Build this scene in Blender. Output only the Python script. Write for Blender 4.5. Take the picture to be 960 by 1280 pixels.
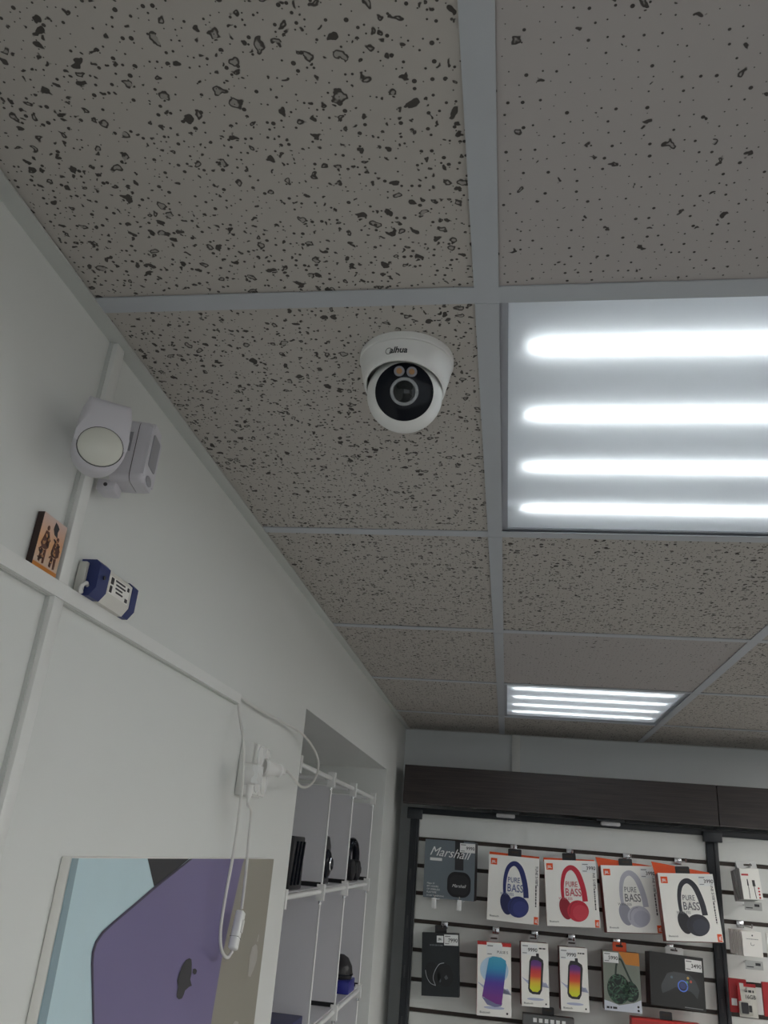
import bpy, bmesh, math, random
from mathutils.geometry import tessellate_polygon
from mathutils import Vector, Matrix, Euler
random.seed(7)
S = bpy.context.scene
COL = S.collection
for o in list(bpy.data.objects): bpy.data.objects.remove(o)

# ------------------------------------------------------------------ camera, world, exposure
CEIL = 2.5
FPX = 993.96
CAM = Vector((0.43258, -0.60583, CEIL - 0.48366))
ROT = Matrix(((0.98713358, -0.01601083, 0.15909415),
              (0.13973969, -0.39722408, -0.90702031),
              (0.07771818, 0.91758198, -0.38987588)))
cd = bpy.data.cameras.new('camera'); co = bpy.data.objects.new('camera', cd); COL.objects.link(co)
co.matrix_world = Matrix.Translation(CAM) @ ROT.to_4x4()
cd.sensor_fit = 'VERTICAL'; cd.sensor_height = 36.0; cd.lens = FPX / 1280 * 36.0
cd.clip_start = 0.02; cd.clip_end = 100
S.camera = co
TUBE = 14.0                     # strength of every lamp tube in the room
FILL = 13.0                     # unseen flat panels added to brighten the shop
SKY = 0.7                       # overcast daylight let in by the added window
w = bpy.data.worlds.new('world'); S.world = w; w.use_nodes = True
w.node_tree.nodes['Background'].inputs[0].default_value = (0.90, 0.96, 1.0, 1)
w.node_tree.nodes['Background'].inputs[1].default_value = SKY
S.view_settings.view_transform = 'Standard'; S.view_settings.look = 'None'
S.view_settings.gamma = 1.0; S.view_settings.use_curve_mapping = False
S.view_settings.exposure = 0.12

WX0, WX1, WZ0, WZ1, WY = .5, 4.0, .35, 2.35, -3.65     # unseen window added behind the camera for fill light
pld = bpy.data.lights.new('window_portal', 'AREA'); pld.shape = 'RECTANGLE'; pld.size = WX1 - WX0; pld.size_y = WZ1 - WZ0; pld.cycles.is_portal = True
plo = bpy.data.objects.new('window_portal', pld); COL.objects.link(plo); plo.location = ((WX0 + WX1) / 2, WY - .06, (WZ0 + WZ1) / 2); plo.rotation_euler = (math.radians(90), 0, math.pi)

def hit(u, v, ax, val):         # photo pixel -> point on the plane axis = val that the thing stands on
    d = ROT @ Vector(((u - 480) / FPX, -(v - 640) / FPX, -1.0))
    t = (val - CAM[ax]) / d[ax]
    return CAM + d * t

# ------------------------------------------------------------------ materials
def lin(c): return tuple((x / 12.92 if x <= .04045 else ((x + .055) / 1.055) ** 2.4) for x in c)
def rgb(r, g, b): return lin((r / 255, g / 255, b / 255)) + (1,)
MATS = {}
def mat(name, col, rough=.5, metal=0., noise=0.05, scale=40., bump=0., spec=.5, coat=0.):
    if name in MATS: return MATS[name]
    m = bpy.data.materials.new(name); m.use_nodes = True; MATS[name] = m
    nt = m.node_tree; b = nt.nodes['Principled BSDF']
    b.inputs['Roughness'].default_value = rough; b.inputs['Metallic'].default_value = metal
    b.inputs['Specular IOR Level'].default_value = spec; b.inputs['Coat Weight'].default_value = coat
    tc = nt.nodes.new('ShaderNodeTexCoord'); n = nt.nodes.new('ShaderNodeTexNoise')
    n.inputs['Scale'].default_value = scale; n.inputs['Detail'].default_value = 3
    nt.links.new(tc.outputs['Object'], n.inputs['Vector'])
    mx = nt.nodes.new('ShaderNodeMix'); mx.data_type = 'RGBA'
    mx.inputs['A'].default_value = tuple(x * (1 - noise) for x in col[:3]) + (1,)
    mx.inputs['B'].default_value = tuple(min(1, x * (1 + noise)) for x in col[:3]) + (1,)
    nt.links.new(n.outputs['Fac'], mx.inputs['Factor']); nt.links.new(mx.outputs['Result'], b.inputs['Base Color'])
    if bump:
        bp = nt.nodes.new('ShaderNodeBump'); bp.inputs['Strength'].default_value = bump; bp.inputs['Distance'].default_value = .001
        nt.links.new(n.outputs['Fac'], bp.inputs['Height']); nt.links.new(bp.outputs['Normal'], b.inputs['Normal'])
    return m

def tile_mat(name, base, big_scale, big_r, big_p, pin_scale, pin_r, pin_p, pin_rand, stretch=.006):
    m = bpy.data.materials.new(name); m.use_nodes = True
    nt = m.node_tree; N = nt.nodes.new; L = nt.links.new; b = nt.nodes['Principled BSDF']
    b.inputs['Roughness'].default_value = .95; b.inputs['Specular IOR Level'].default_value = .1
    g = N('ShaderNodeNewGeometry')
    nz = N('ShaderNodeTexNoise'); nz.inputs['Scale'].default_value = 95; nz.inputs['Detail'].default_value = 2
    L(g.outputs['Position'], nz.inputs['Vector'])
    sub = N('ShaderNodeVectorMath'); sub.operation = 'SUBTRACT'; sub.inputs[1].default_value = (.5, .5, .5); L(nz.outputs['Color'], sub.inputs[0])
    sc = N('ShaderNodeVectorMath'); sc.operation = 'SCALE'; sc.inputs['Scale'].default_value = stretch * 2; L(sub.outputs[0], sc.inputs[0])
    ad = N('ShaderNodeVectorMath'); ad.operation = 'ADD'; L(g.outputs['Position'], ad.inputs[0]); L(sc.outputs[0], ad.inputs[1])
    def math_(op, a, bb=None, clamp=False):
        n = N('ShaderNodeMath'); n.operation = op; n.use_clamp = clamp
        for i, x in enumerate((a, bb)):
            if x is None: continue
            if isinstance(x, (int, float)): n.inputs[i].default_value = x
            else: L(x, n.inputs[i])
        return n.outputs[0]
    def spots(vec, scale, r, p, rnd, soft):
        v = N('ShaderNodeTexVoronoi'); v.voronoi_dimensions = '2D'; v.inputs['Scale'].default_value = scale
        v.inputs['Randomness'].default_value = rnd; L(vec, v.inputs['Vector'])
        s = N('ShaderNodeSeparateColor'); L(v.outputs['Color'], s.inputs[0])
        on = math_('LESS_THAN', s.outputs[0], p)
        rr = math_('MULTIPLY', math_('ADD', math_('MULTIPLY', math_('POWER', s.outputs[1], 2.5), .68), .32), r * scale)
        d = math_('SUBTRACT', rr, v.outputs['Distance'])
        k = math_('MULTIPLY', d, 1.0 / (soft * scale), True)
        inner = math_('MULTIPLY', math_('SUBTRACT', d, .0016 * scale), 1 / (.0012 * scale), True)
        return math_('MULTIPLY', k, on), math_('MULTIPLY', inner, on), s.outputs[2]
    big, inner, rb = spots(ad.outputs[0], big_scale, big_r, big_p, 1.0, .0006)
    pin, _, _ = spots(g.outputs['Position'], pin_scale, pin_r, pin_p, pin_rand, .0003)
    depth = math_('SUBTRACT', big, math_('MULTIPLY', inner, math_('GREATER_THAN', rb, .35)))
    depth = math_('MAXIMUM', depth, math_('MULTIPLY', big, .35))
    pits = math_('MAXIMUM', depth, pin)
    mx = N('ShaderNodeMix'); mx.data_type = 'RGBA'
    L(math_('MULTIPLY', pits, .88), mx.inputs['Factor'])  # shade inside the pits is put into the base colour
    n2 = N('ShaderNodeTexNoise'); n2.inputs['Scale'].default_value = 5; L(g.outputs['Position'], n2.inputs['Vector'])
    m2 = N('ShaderNodeMix'); m2.data_type = 'RGBA'; L(n2.outputs['Fac'], m2.inputs['Factor'])
    m2.inputs['A'].default_value = tuple(x * .95 for x in base[:3]) + (1,); m2.inputs['B'].default_value = base
    L(m2.outputs['Result'], mx.inputs['A']); mx.inputs['B'].default_value = (.035, .032, .03, 1)
    L(mx.outputs['Result'], b.inputs['Base Color'])
    bp = N('ShaderNodeBump'); bp.inputs['Strength'].default_value = .5; bp.inputs['Distance'].default_value = .0015; bp.invert = True
    L(math_('MAXIMUM', big, pin), bp.inputs['Height']); L(bp.outputs['Normal'], b.inputs['Normal'])
    return m

M_WALL = mat('wall_paint', (.74, .76, .74, 1), .6, noise=.02, scale=6, bump=.08)
M_WALLB = mat('back_wall_paint', (.70, .73, .74, 1), .6, noise=.02, scale=6, bump=.08)
M_TRIM = mat('white_plastic_trim', (.80, .81, .79, 1), .4, noise=.02)
M_GRID = mat('grid_bar_paint', (.50, .53, .57, 1), .45, noise=.03, scale=15)
M_LFRAME = mat('lamp_frame_paint', (.40, .42, .47, 1), .45, noise=.03, scale=15)
M_ANGLE = mat('wall_angle_paint', (.60, .62, .60, 1), .45, noise=.03, scale=15)
M_TILE_A = tile_mat('fissured_tile', (.53, .505, .475, 1), 96, .0045, .55, 150, .0019, .6, 1.0, .007)
M_TILE_B = tile_mat('pinhole_tile', (.50, .475, .468, 1), 56, .0034, .42, 95, .0016, .95, .6, .008)
M_FLOOR = mat('floor_tile', (.17, .165, .16, 1), .35, noise=.08, scale=3)
M_DARK = mat('plenum_dark', (.1, .1, .1, 1), .9)
M_TRAY = mat('lamp_tray_grey', (.42, .43, .45, 1), .5, noise=.01)
M_WHITE = mat('white_plastic', (.78, .78, .76, 1), .35, noise=.02)
M_CAMW = mat('camera_white', (.86, .87, .86, 1), .3, noise=.01)
M_LILAC = mat('sensor_grey', (.66, .65, .70, 1), .4, noise=.02)
M_LENSW = mat('sensor_lens', (.74, .75, .68, 1), .22, noise=.03)
M_SEAM = mat('dark_seam', (.05, .05, .055, 1), .6)
M_SMOKE = mat('grey_window', (.34, .34, .38, 1), .3)
M_BLACKG = mat('black_gloss', (.008, .010, .016, 1), .12, noise=.02, spec=.2)
M_BLACK = mat('black_plastic', (.015, .015, .018, 1), .4)
M_POST = mat('black_steel', (.018, .022, .028, 1), .45, noise=.1)
M_RING = mat('lens_ring_grey', (.38, .40, .42, 1), .35)
M_LENS = mat('lens_glass', (.010, .014, .016, 1), .05)
M_CHROME = mat('zinc_steel', (.62, .63, .65, 1), .25, 1.)
M_AMBER = mat('led_amber', (.48, .26, .10, 1), .3)
M_BLUE = mat('driver_blue', rgb(38, 52, 110), .45, noise=.1)
M_CREAM = mat('driver_body', (.72, .71, .66, 1), .5)
M_INK = mat('black_ink', (.03, .03, .035, 1), .5)
M_PAPER = mat('white_card', (.90, .89, .85, 1), .35, noise=.01)
M_STICKER = mat('price_sticker', (.85, .86, .86, 1), .3, noise=.01)
M_ORANGE = mat('box_orange', rgb(232, 84, 26), .4)
M_SLAT = mat('slat_laminate', (.72, .74, .72, 1), .45, noise=.03, scale=20)
M_GROOVE = mat('groove_brown', (.035, .022, .016, 1), .5, noise=.2)

def wood_mat():
    m = mat('dark_wenge_wood', (.024, .017, .016, 1), .42, noise=.1)
    nt = m.node_tree; N = nt.nodes.new; L = nt.links.new; b = nt.nodes['Principled BSDF']
    tc = N('ShaderNodeTexCoord'); mp = N('ShaderNodeMapping'); mp.inputs['Scale'].default_value = (3, 30, 90); L(tc.outputs['Object'], mp.inputs['Vector'])
    n = N('ShaderNodeTexNoise'); n.inputs['Scale'].default_value = 2; n.inputs['Detail'].default_value = 6; L(mp.outputs[0], n.inputs['Vector'])
    r = N('ShaderNodeValToRGB'); r.color_ramp.elements[0].position = .35; r.color_ramp.elements[0].color = (.014, .010, .010, 1)
    r.color_ramp.elements[1].position = .72; r.color_ramp.elements[1].color = (.044, .031, .029, 1)
    L(n.outputs['Fac'], r.inputs[0]); L(r.outputs[0], b.inputs['Base Color'])
    bp = N('ShaderNodeBump'); bp.inputs['Strength'].default_value = .3; bp.inputs['Distance'].default_value = .001
    L(n.outputs['Fac'], bp.inputs['Height']); L(bp.outputs[0], b.inputs['Normal'])
    return m
M_WOOD = wood_mat()

def emit_mat(name='tube_light', st=None, colr=(.95, 1.0, 1.0, 1)):
    m = bpy.data.materials.new(name); m.use_nodes = True; nt = m.node_tree
    for n in list(nt.nodes): nt.nodes.remove(n)
    o = nt.nodes.new('ShaderNodeOutputMaterial'); e = nt.nodes.new('ShaderNodeEmission')
    e.inputs[0].default_value = colr; e.inputs[1].default_value = st or TUBE
    nt.links.new(e.outputs[0], o.inputs[0]); return m
M_TUBE = emit_mat()
M_FILL = emit_mat('fill_panel_light', FILL, (1.0, .98, .94, 1))
def diffuser_mat():
    m = bpy.data.materials.new('opal_diffuser'); m.use_nodes = True; nt = m.node_tree
    for n in list(nt.nodes): nt.nodes.remove(n)
    o = nt.nodes.new('ShaderNodeOutputMaterial'); t = nt.nodes.new('ShaderNodeBsdfTranslucent'); d = nt.nodes.new('ShaderNodeBsdfDiffuse')
    t.inputs[0].default_value = (.93, .95, .97, 1); d.inputs[0].default_value = (.85, .86, .88, 1)
    x = nt.nodes.new('ShaderNodeMixShader'); x.inputs[0].default_value = .25
    nt.links.new(t.outputs[0], x.inputs[1]); nt.links.new(d.outputs[0], x.inputs[2]); nt.links.new(x.outputs[0], o.inputs[0]); return m
M_DIFF = diffuser_mat()
def pane_mat():
    m = bpy.data.materials.new('window_glass'); m.use_nodes = True; nt = m.node_tree
    for n in list(nt.nodes): nt.nodes.remove(n)
    o = nt.nodes.new('ShaderNodeOutputMaterial'); t = nt.nodes.new('ShaderNodeBsdfTransparent'); g = nt.nodes.new('ShaderNodeBsdfGlossy'); g.inputs['Roughness'].default_value = .02
    x = nt.nodes.new('ShaderNodeMixShader'); x.inputs[0].default_value = .06
    nt.links.new(t.outputs[0], x.inputs[1]); nt.links.new(g.outputs[0], x.inputs[2]); nt.links.new(x.outputs[0], o.inputs[0]); return m
M_PANE = pane_mat()
def frost_mat():
    m = bpy.data.materials.new('frosted_panel'); m.use_nodes = True; nt = m.node_tree
    for n in list(nt.nodes): nt.nodes.remove(n)
    o = nt.nodes.new('ShaderNodeOutputMaterial'); t = nt.nodes.new('ShaderNodeBsdfTranslucent'); b = nt.nodes.new('ShaderNodeBsdfPrincipled')
    b.inputs['Base Color'].default_value = (.84, .84, .86, 1); b.inputs['Roughness'].default_value = .28
    t.inputs[0].default_value = (.85, .85, .88, 1)
    x = nt.nodes.new('ShaderNodeMixShader'); x.inputs[0].default_value = .4
    nt.links.new(b.outputs[0], x.inputs[1]); nt.links.new(t.outputs[0], x.inputs[2]); nt.links.new(x.outputs[0], o.inputs[0]); return m
M_FROST = frost_mat()
def ramp_mat(name, axis, lo, hi, stops, rough=.4):      # printed colour gradient along an object axis
    m = bpy.data.materials.new(name); m.use_nodes = True; nt = m.node_tree; b = nt.nodes['Principled BSDF']; b.inputs['Roughness'].default_value = rough
    tc = nt.nodes.new('ShaderNodeTexCoord'); s = nt.nodes.new('ShaderNodeSeparateXYZ'); nt.links.new(tc.outputs['Object'], s.inputs[0])
    mr = nt.nodes.new('ShaderNodeMapRange'); mr.inputs['From Min'].default_value = lo; mr.inputs['From Max'].default_value = hi
    nt.links.new(s.outputs[axis], mr.inputs['Value'])
    r = nt.nodes.new('ShaderNodeValToRGB'); nt.links.new(mr.outputs[0], r.inputs[0]); e = r.color_ramp.elements
    e[0].position, e[0].color = stops[0]; e[1].position, e[1].color = stops[-1]
    for p, c in stops[1:-1]: x = e.new(p); x.color = c
    nt.links.new(r.outputs[0], b.inputs['Base Color']); return m

# ------------------------------------------------------------------ mesh helpers
def new_me(bm, smooth=False, auto=None):
    bmesh.ops.recalc_face_normals(bm, faces=bm.faces)
    me = bpy.data.meshes.new('m'); bm.to_mesh(me); bm.free()
    if smooth:
        for p in me.polygons: p.use_smooth = True
        if auto: me.set_sharp_from_angle(angle=math.radians(auto))
    return me
def obj(name, me, m, parent=None, loc=(0, 0, 0), rot=(0, 0, 0)):
    o = bpy.data.objects.new(name, me); COL.objects.link(o)
    if me is not None and m is not None and not me.materials: me.materials.append(m)
    o.location = loc; o.rotation_euler = rot
    if parent is not None: o.parent = parent
    return o
def tag(o, label, cat, group=None):
    o['label'] = label; o['category'] = cat
    if group: o['group'] = group
    return o
def thing(name, label, cat, loc=(0, 0, 0), rot=(0, 0, 0), group=None):
    return tag(obj(name, None, None, None, loc, rot), label, cat, group)
def struct(o): o['kind'] = 'structure'; return o
def copy_tree(root, loc=None, rot=None):
    r = root.copy(); COL.objects.link(r)
    if loc is not None: r.location = loc
    if rot is not None: r.rotation_euler = rot
    for ch in root.children:
        c = ch.copy(); COL.objects.link(c); c.parent = r
        for g in ch.children:
            d = g.copy(); COL.objects.link(d); d.parent = c
    return r
def bm_box(bm, lo, hi):
    vs = [bm.verts.new((x, y, z)) for z in (lo[2], hi[2]) for y in (lo[1], hi[1]) for x in (lo[0], hi[0])]
    for f in ((0, 2, 3, 1), (4, 5, 7, 6), (0, 1, 5, 4), (2, 6, 7, 3), (0, 4, 6, 2), (1, 3, 7, 5)): bm.faces.new([vs[i] for i in f])
def box(lo, hi, bev=0., seg=2):
    bm = bmesh.new(); bm_box(bm, lo, hi)
    if bev: bmesh.ops.bevel(bm, geom=bm.edges[:], offset=bev, segments=seg, profile=.5, affect='EDGES')
    return new_me(bm, bool(bev), 40)
def boxes(lst):
    bm = bmesh.new()
    for lo, hi in lst: bm_box(bm, lo, hi)
    return new_me(bm)
def lathe(prof, n=48, cap=True):
    bm = bmesh.new(); rings = []
    for r, z in prof:
        if r < 1e-6: rings.append([bm.verts.new((0, 0, z))])
        else: rings.append([bm.verts.new((r * math.cos(2 * math.pi * i / n), r * math.sin(2 * math.pi * i / n), z)) for i in range(n)])
    for a, b in zip(rings, rings[1:]):
        for i in range(n):
            j = (i + 1) % n
            if len(a) == 1 and len(b) == 1: continue
            if len(a) == 1: bm.faces.new((a[0], b[i], b[j]))
            elif len(b) == 1: bm.faces.new((a[i], a[j], b[0]))
            else: bm.faces.new((a[i], a[j], b[j], b[i]))
    if cap:
        for r in (rings[0], rings[-1]):
            if len(r) > 2: bm.faces.new(r)
    return new_me(bm, True, 35)
def spline(pts, n=8):
    P = [Vector(p) for p in pts]; P = [P[0] * 2 - P[1]] + P + [P[-1] * 2 - P[-2]]; out = []
    for i in range(1, len(P) - 2):
        for k in range(n):
            t = k / n; a, b, c, d = P[i - 1], P[i], P[i + 1], P[i + 2]
            out.append(.5 * ((2 * b) + (c - a) * t + (2 * a - 5 * b + 4 * c - d) * t * t + (3 * b - a - 3 * c + d) * t ** 3))
    out.append(P[-2]); return out
def bm_tube(bm, pts, r, n=8):
    pts = [Vector(p) for p in pts]; rings = []; prev = None
    for i, p in enumerate(pts):
        d = (pts[min(i + 1, len(pts) - 1)] - pts[max(i - 1, 0)]).normalized()
        if prev is None:
            a = Vector((0, 0, 1)) if abs(d.z) < .9 else Vector((1, 0, 0)); prev = d.cross(a).normalized()
        u = (prev - d * prev.dot(d)).normalized(); prev = u; v = d.cross(u)
        rr = r[i] if isinstance(r, (list, tuple)) else r
        rings.append([bm.verts.new(p + (u * math.cos(2 * math.pi * k / n) + v * math.sin(2 * math.pi * k / n)) * rr) for k in range(n)])
    for a, b in zip(rings, rings[1:]):
        for k in range(n): bm.faces.new((a[k], a[(k + 1) % n], b[(k + 1) % n], b[k]))
    bm.faces.new(rings[0]); bm.faces.new(rings[-1])
def tube(pts, r, n=8):
    bm = bmesh.new(); bm_tube(bm, pts, r, n); return new_me(bm, True, 50)
def tubes(lst, n=8):
    bm = bmesh.new()
    for pts, r in lst: bm_tube(bm, pts, r, n)
    return new_me(bm, True, 50)
def prism(pts, y0, y1, bev=0., seg=2):                 # outline in local x,z ; front at y0, back at y1
    bm = bmesh.new(); n = len(pts)
    a = [bm.verts.new((x, y0, z)) for x, z in pts]; b = [bm.verts.new((x, y1, z)) for x, z in pts]
    fa = bm.faces.new(a); bm.faces.new(b)
    for i in range(n): bm.faces.new((a[i], a[(i + 1) % n], b[(i + 1) % n], b[i]))
    if bev: bmesh.ops.bevel(bm, geom=list(fa.edges), offset=bev, segments=seg, profile=.5, affect='EDGES')
    return new_me(bm, True, 38)
def prism_x(pts, x0, x1):                              # outline in y,z extruded along x
    bm = bmesh.new(); n = len(pts)
    a = [bm.verts.new((x0, y, z)) for y, z in pts]; b = [bm.verts.new((x1, y, z)) for y, z in pts]
    bm.faces.new(a); bm.faces.new(b)
    for i in range(n): bm.faces.new((a[i], a[(i + 1) % n], b[(i + 1) % n], b[i]))
    return new_me(bm, True, 38)
def ell(cx, cz, rx, rz, ang=0, n=28):
    c, s = math.cos(ang), math.sin(ang)
    return [(cx + rx * math.cos(t) * c - rz * math.sin(t) * s, cz + rx * math.cos(t) * s + rz * math.sin(t) * c) for t in (2 * math.pi * i / n for i in range(n))]
def rrect(x0, z0, x1, z1, r, n=5):
    o = []
    for cx, cz, a in ((x1 - r, z1 - r, 0), (x0 + r, z1 - r, 90), (x0 + r, z0 + r, 180), (x1 - r, z0 + r, 270)):
        for k in range(n + 1):
            t = math.radians(a + 90 * k / n); o.append((cx + r * math.cos(t), cz + r * math.sin(t)))
    return o
def stroke(pts, wd):                                   # flat ribbon outline along a 2D curve
    P = [p.to_2d() for p in spline([(x, z, 0) for x, z in pts], 6)]; Lf, Rt = [], []
    for i, p in enumerate(P):
        d = (P[min(i + 1, len(P) - 1)] - P[max(i - 1, 0)]).normalized(); nn = Vector((-d.y, d.x))
        ww = wd if not callable(wd) else wd(i / (len(P) - 1))
        Lf.append(tuple(p + nn * ww / 2)); Rt.append(tuple(p - nn * ww / 2))
    return Lf + Rt[::-1]
def sheet(polys, y=-.0004, th=.0003):                  # flat print: polygons in x,z, a hair proud of the face
    bm = bmesh.new()
    for pts in polys:
        n = len(pts)
        a = [bm.verts.new((x, y, z)) for x, z in pts]; b = [bm.verts.new((x, y + th, z)) for x, z in pts]
        for tr in tessellate_polygon([[Vector((x, z, 0)) for x, z in pts]]): bm.faces.new([a[i] for i in tr])
        for i in range(n): bm.faces.new((a[i], a[(i + 1) % n], b[(i + 1) % n], b[i]))
    return new_me(bm)
def text_me(body, size, shear=0., bold=0., align='LEFT', ex=.0001):
    cu = bpy.data.curves.new('t', 'FONT'); cu.body = body; cu.size = size; cu.shear = shear; cu.offset = bold * size
    cu.extrude = ex; cu.align_x = align; cu.resolution_u = 3
    o = bpy.data.objects.new('t', cu); COL.objects.link(o)
    dg = bpy.context.evaluated_depsgraph_get(); dg.update()
    me = bpy.data.meshes.new_from_object(o.evaluated_get(dg))
    bpy.data.objects.remove(o); bpy.data.curves.remove(cu)
    return me
def text(name, body, size, m, parent, x, z, y=-.0005, rotz=0., shear=0., bold=0., align='LEFT', sx=1.):
    me = text_me(body, size, shear, bold, align)
    c, s = math.cos(rotz), math.sin(rotz)
    for v in me.vertices:
        a, b, d = v.co.x * sx, v.co.y, v.co.z
        v.co = (a * c - b * s + x, y - d, a * s + b * c + z)
    me.materials.clear()
    return obj(name, me, m, parent)

# ------------------------------------------------------------------ the room shell
T1, PX, PY, TB = 0.4058, 0.5555, 0.6, 0.0227
XR, YB, YF = T1 + PX * 7, 2.859, -3.6
NY0, NY1, NZ, NX = 1.10, 2.364, 2.284, -.32            # niche in the left wall
struct(obj('floor', box((-.4, YF - .1, -.1), (XR + .1, YB + .1, 0)), M_FLOOR))
wl = [((-.4, YF - .1, 0), (0, NY0, 2.62)), ((-.4, NY1, 0), (0, YB, 2.62)), ((-.4, NY0, NZ), (0, NY1, 2.62)), ((-.4, NY0, 0), (NX, NY1, NZ)), ((NX, NY0, 0), (0, NY1, .9))]
struct(obj('wall_left', boxes(wl), M_WALL))
struct(obj('wall_back', box((-.4, YB, 0), (XR + .1, YB + .1, 2.62)), M_WALLB))
struct(obj('wall_right', box((XR, YF, 0), (XR + .1, YB, 2.62)), mat('right_wall_darkened', (.30, .29, .28, 1), .6)))  # unseen wall, darkened to cut light bounced back into the room
struct(obj('wall_front', boxes([((0, YF - .1, 0), (WX0, YF, 2.62)), ((WX1, YF - .1, 0), (XR, YF, 2.62)), ((WX0, YF - .1, 0), (WX1, YF, WZ0)), ((WX0, YF - .1, WZ1), (WX1, YF, 2.62))]), M_WALL))
win = struct(obj('added_window_1', boxes([((WX0, WY - .03, WZ0), (WX0 + .05, WY + .03, WZ1)), ((WX1 - .05, WY - .03, WZ0), (WX1, WY + .03, WZ1)), ((WX0 + .05, WY - .03, WZ0), (WX1 - .05, WY + .03, WZ0 + .05)), ((WX0 + .05, WY - .03, WZ1 - .05), (WX1 - .05, WY + .03, WZ1)), ((2.22, WY - .03, WZ0 + .05), (2.28, WY + .03, WZ1 - .05))]), M_TRIM))
for xa, xb in ((WX0 + .05, 2.22), (2.28, WX1 - .05)): obj('pane', box((xa, WY - .004, WZ0 + .05), (xb, WY + .004, WZ1 - .05)), M_PANE, win)
ceil = struct(obj('ceiling', box((-.4, YF - .1, 2.62), (XR + .1, YB + .1, 2.7)), M_DARK))

cols = [(0.0, T1)] + [(T1 + PX * k, T1 + PX * (k + 1)) for k in range(7)]
rows = [(PY * k, min(PY * (k + 1), YB)) for k in range(-6, 5)]
LIGHTS = [(1, r) for r in (-6, -3, 0, 3)]
FILL_PANELS = [(c, r) for c in (4, 6) for r in (-5, -3, -1, 1, 3)]  # out-of-view panels added in the grid to fill the room with light
tmesh = {}
for ci, (x0, x1) in enumerate(cols):
    for ri, (y0, y1) in zip(range(-6, 5), rows):
        if (ci, ri) in LIGHTS + FILL_PANELS: continue
        kind = 'B' if (ci == 1 and ri in (-1, 2)) or (ci + ri * 3) % 7 == 5 else 'A'
        if ci == 0 or ri == 1: kind = 'A'
        key = (kind, round(x1 - x0, 3), round(y1 - y0, 3))
        if key not in tmesh:
            hx, hy = (x1 - x0) / 2 - .003, (y1 - y0) / 2 - .003
            tmesh[key] = box((-hx, -hy, 0), (hx, hy, .014))
        obj('ceiling_tile', tmesh[key], M_TILE_A if kind == 'A' else M_TILE_B, ceil, ((x0 + x1) / 2, (y0 + y1) / 2, CEIL + random.uniform(0, .0012)))
ZB = CEIL - .0022
for k in range(8):                                     # main runners, one piece per bay
    x = T1 + PX * k
    for (y0, y1) in rows:
        me = tmesh.setdefault(('run', round(y1 - y0, 3)), boxes([((-TB / 2, TB / 2, 0), (TB / 2, y1 - y0 - TB / 2, .0016)), ((-.002, 0, .0016), (.002, y1 - y0, .032))]))
        obj('runner_bar', me, M_GRID, ceil, (x, y0, ZB + random.uniform(-.0003, .0003)))
for (y0, y1) in rows:
    for (x0, x1) in cols:
        me = tmesh.setdefault(('crs', round(x1 - x0, 3)), boxes([((TB / 2 if x0 else .0185, -TB / 2, 0), (x1 - x0 + TB / 2, TB / 2, .0015)), ((.02, -.002, .0015), (x1 - x0, .002, .03))]))
        obj('cross_bar', me, M_GRID, ceil, (x0, y0, ZB + .0003))
def angle_bar(name, lo, hi, lo2, hi2):
    o = struct(obj(name, boxes([(lo, hi), (lo2, hi2)]), M_ANGLE)); return o
angle_bar('trim_1', (0, YF, ZB - .0006), (.0184, YB, ZB + .0012), (0, YF, ZB + .0012), (.0015, YB, ZB + .02))
angle_bar('trim_2', (.0184, YB - .0184, ZB - .0006), (XR, YB, ZB + .0012), (.0184, YB - .0015, ZB + .0012), (XR, YB, ZB + .02))

# recessed four-tube lamps
def make_lamp():
    w_, d_ = PX - .008, PY - .008
    t = thing('ceiling_lamp', 'x', 'lamp')
    hx, hy, zt = w_ / 2, d_ / 2, .085
    obj('tray', boxes([((-hx, -hy, .0052), (-hx + .002, hy, zt)), ((hx - .002, -hy, .0052), (hx, hy, zt)), ((-hx, -hy, .0052), (hx, -hy + .002, zt)), ((-hx, hy - .002, .0052), (hx, hy, zt)), ((-hx, -hy, zt), (hx, hy, zt + .002))]), M_TRAY, t)
    fw = .0085
    obj('frame', boxes([((-hx, -hy, .003), (-hx + fw + .0075, hy, .005)), ((hx - fw - .0075, -hy, .003), (hx, hy, .005)), ((-hx + fw + .0075, -hy, .003), (hx - fw - .0075, -hy + fw + .003, .005)), ((-hx + fw + .0075, hy - fw - .003, .003), (hx - fw - .0075, hy, .005))]), M_LFRAME, t)
    obj('diffuser', box((-hx + .003, -hy + .003, .0052), (hx - .003, hy - .003, .0062)), M_DIFF, t)
    zt_ = .0198
    for k in range(4):
        y = -.2075 + k * .1383
        tb = obj('tube', prism_x([(y + .0065 * math.cos(math.pi + math.pi * i / 8), zt_ + .0065 * math.sin(math.pi + math.pi * i / 8)) for i in range(9)], -hx + .040, hx - .040), M_TUBE, t)
        obj('tube_back', prism_x([(y + .0066 * math.cos(math.pi * i / 8), zt_ + .0003 + .0066 * math.sin(math.pi * i / 8)) for i in range(9)], -hx + .040, hx - .040), M_WHITE, tb)
        for xa, xb in ((-hx + .012, -hx + .0398), (hx - .0398, hx - .012)): obj('tube_cap', tube([(xa, y, zt_), (xb, y, zt_)], .0068, 10), M_WHITE, tb)
    return t
lamp0 = make_lamp(); first = True
names = {(1, 0): 'large lit ceiling lamp panel with four bright tubes beside the dome camera', (1, 3): 'far lit ceiling lamp panel with four tubes above the dark fascia'}
for c, r in LIGHTS:
    loc = (T1 + PX * (c - .5), PY * (r + .5), CEIL)
    o = lamp0 if first else copy_tree(lamp0)
    first = False; o.location = loc
    o['label'] = names.get((c, r), 'lit four-tube ceiling lamp panel elsewhere in the shop ceiling'); o['group'] = 'recessed four-tube ceiling lamps'

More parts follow.
